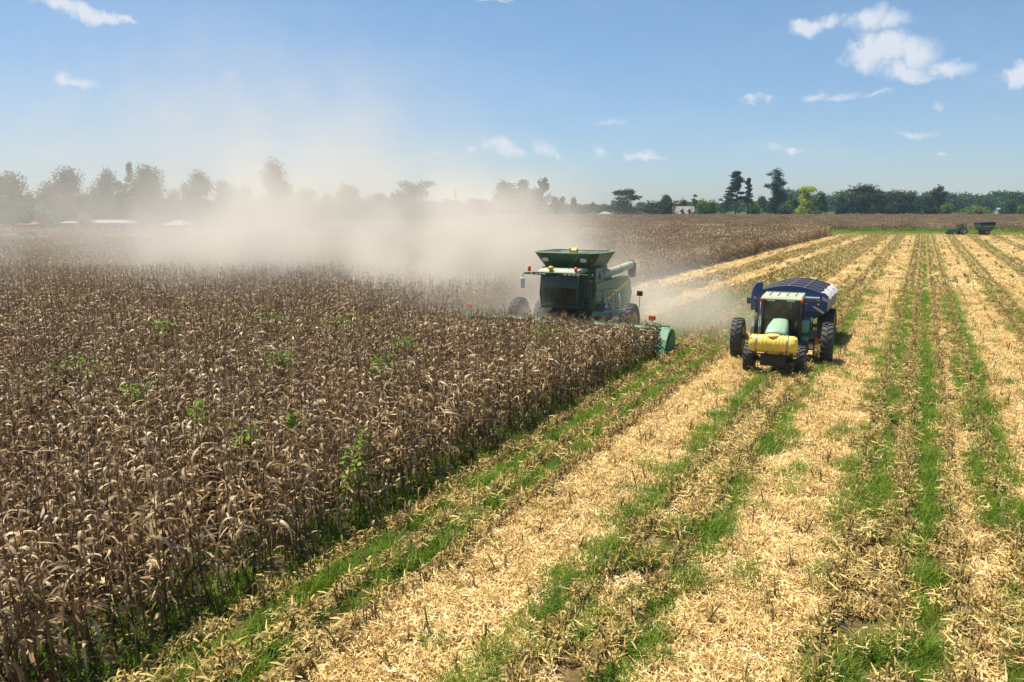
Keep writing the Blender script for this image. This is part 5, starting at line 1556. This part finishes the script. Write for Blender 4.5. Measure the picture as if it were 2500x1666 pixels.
# ------------------------------------------------------------------ dust raised by the combine
def dust():
    x0, x1, y0, y1, z0, z1 = -125, 20, 33, 165, 0.0, 30.0
    me = bpy.data.meshes.new('dust_cloud')
    mb = MB(); mb.box(((x0 + x1) / 2, (y0 + y1) / 2, (z0 + z1) / 2), (x1 - x0, y1 - y0, z1 - z0))
    m = bpy.data.materials.new('dust'); m.use_nodes = True; m.node_tree.nodes.clear(); n = NT(m.node_tree)
    vp = n.n('ShaderNodeVolumePrincipled', {'Color': (.97, .92, .855, 1), 'Density': 1.0, 'Anisotropy': 0.0})
    n.n('ShaderNodeOutputMaterial', {'Volume': vp.outputs[0]})
    o = mb.build('dust_cloud', m)
    ng = bpy.data.node_groups.new('dust', 'GeometryNodeTree')
    ng.interface.new_socket('Geometry', in_out='INPUT', socket_type='NodeSocketGeometry')
    ng.interface.new_socket('Geometry', in_out='OUTPUT', socket_type='NodeSocketGeometry')
    g = NT(ng); gi = g.n('NodeGroupInput'); go = g.n('NodeGroupOutput')
    pos = g.n('GeometryNodeInputPosition').outputs[0]
    # warp so the puffs billow
    nz = g.n('ShaderNodeTexNoise', {'Vector': pos, 'Scale': .11, 'Detail': 4.0, 'Roughness': .55})
    wv = g.v('MULTIPLY', g.v('SUBTRACT', nz.outputs['Color'], (.5, .5, .5)), (17., 17., 12.))
    pw = g.v('ADD', pos, wv)
    G = DUST
    tot = None
    for (cx, cy_, cz, rx, ry, rz_, d) in G:
        q = g.v('DIVIDE', g.v('SUBTRACT', pw, (cx, cy_, cz)), (rx, ry, rz_))
        l2 = g.v('DOT_PRODUCT', q, q)
        e = g.m('MULTIPLY', g.m('EXPONENT', g.m('MULTIPLY', l2, -1.0)), d)
        tot = e if tot is None else g.m('ADD', tot, e)
    n2 = g.m('ADD', g.m('MULTIPLY', g.n('ShaderNodeTexNoise', {'Vector': pos, 'Scale': .10, 'Detail': 3.0, 'Roughness': .6}).outputs['Fac'], .5), g.m('MULTIPLY', g.n('ShaderNodeTexNoise', {'Vector': pos, 'Scale': .30, 'Detail': 5.0, 'Roughness': .65}).outputs['Fac'], .5))
    k = g.n('ShaderNodeMapRange', {'Value': n2, 'From Min': .40, 'From Max': .60, 'To Min': .08, 'To Max': 2.1}, interpolation_type='SMOOTHSTEP').outputs[0]
    dens = g.m('MULTIPLY', tot, k)
    dens = g.m('MAXIMUM', g.m('SUBTRACT', dens, .0008), 0.0)
    # die out towards the faces of the box
    sp = g.n('ShaderNodeSeparateXYZ', {0: pos})
    for i, (a, b, w) in enumerate(((x0, x1, 6), (y0, y1, 3), (z0, z1, 5))):
        if i < 2: dens = g.m('MULTIPLY', dens, g.n('ShaderNodeMapRange', {'Value': sp.outputs[i], 'From Min': a + .5, 'From Max': a + w}).outputs[0])
        dens = g.m('MULTIPLY', dens, g.n('ShaderNodeMapRange', {'Value': sp.outputs[i], 'From Min': b - .5, 'From Max': b - w}).outputs[0])
    vc = g.n('GeometryNodeVolumeCube', {'Density': dens, 'Background': 0.0, 'Min': (x0, y0, z0), 'Max': (x1, y1, z1)})
    vc.inputs['Resolution X'].default_value = int((x1 - x0) / .75); vc.inputs['Resolution Y'].default_value = int((y1 - y0) / .75); vc.inputs['Resolution Z'].default_value = int((z1 - z0) / .6)
    sm = g.n('GeometryNodeSetMaterial', {'Geometry': vc.outputs[0], 'Material': m})
    g.link(sm.outputs[0], go.inputs[0])
    o.modifiers.new('dust', 'NODES').node_group = ng
    tag(o, 'beige dust cloud blowing from the combine over the left field', 'dust', kind='stuff')
DUST = [(4.8, 46.0, 1.2, 4.2, 3.4, 2.4, .16), (-1.5, 46, 2.8, 5.5, 5, 3.4, .19), (-9, 51, 3.4, 7, 6, 3.4, .12), (-17, 58, 3.8, 9, 8, 3.9, .055),
        (-3, 54, 6.2, 5, 6, 3.3, .055), (-13, 62, 8.0, 8, 9, 4.2, .026), (-24, 66, 5.0, 8, 10, 3.6, .028), (-32, 74, 3.6, 16, 18, 4, .011), (-19, 74, 13, 14, 14, 7, .011), (-33, 82, 15, 16, 14, 8, .0065),
        (-54, 88, 6, 24, 24, 9, .0036), (-90, 120, 11, 44, 42, 14, .0040), (-30, 96, 19, 24, 20, 9, .0040), (-38, 125, 6, 40, 30, 9, .0032),
        (-14, 50, 1.2, 18, 5, 1.6, .020), (-40, 60, 1.6, 34, 14, 3.0, .0065),
        (-.2, 40.6, .7, 3.0, 1.6, 1.0, .30), (8.3, 43, .6, 4.0, 3.8, 1.4, .085), (1, 39.0, .6, 6, 1.4, .9, .02), (10.0, 38.5, .3, 4.0, 5.0, 1.3, .05)]
dust()
# ------------------------------------------------------------------ thin summer haze
m_h = bpy.data.materials.new('haze'); m_h.use_nodes = True; m_h.node_tree.nodes.clear(); n_ = NT(m_h.node_tree)
vp_ = n_.n('ShaderNodeVolumePrincipled', {'Color': (.50, .74, 1.0, 1), 'Density': .00015, 'Anisotropy': 0.0})
n_.n('ShaderNodeOutputMaterial', {'Volume': vp_.outputs[0]})
HAZE = True
if HAZE:
    mb = MB(); mb.box((0, 480, 24), (2600, 1100, 50))
    tag(mb.build('haze', m_h), 'thin blue summer haze over the fields', 'haze', kind='stuff')
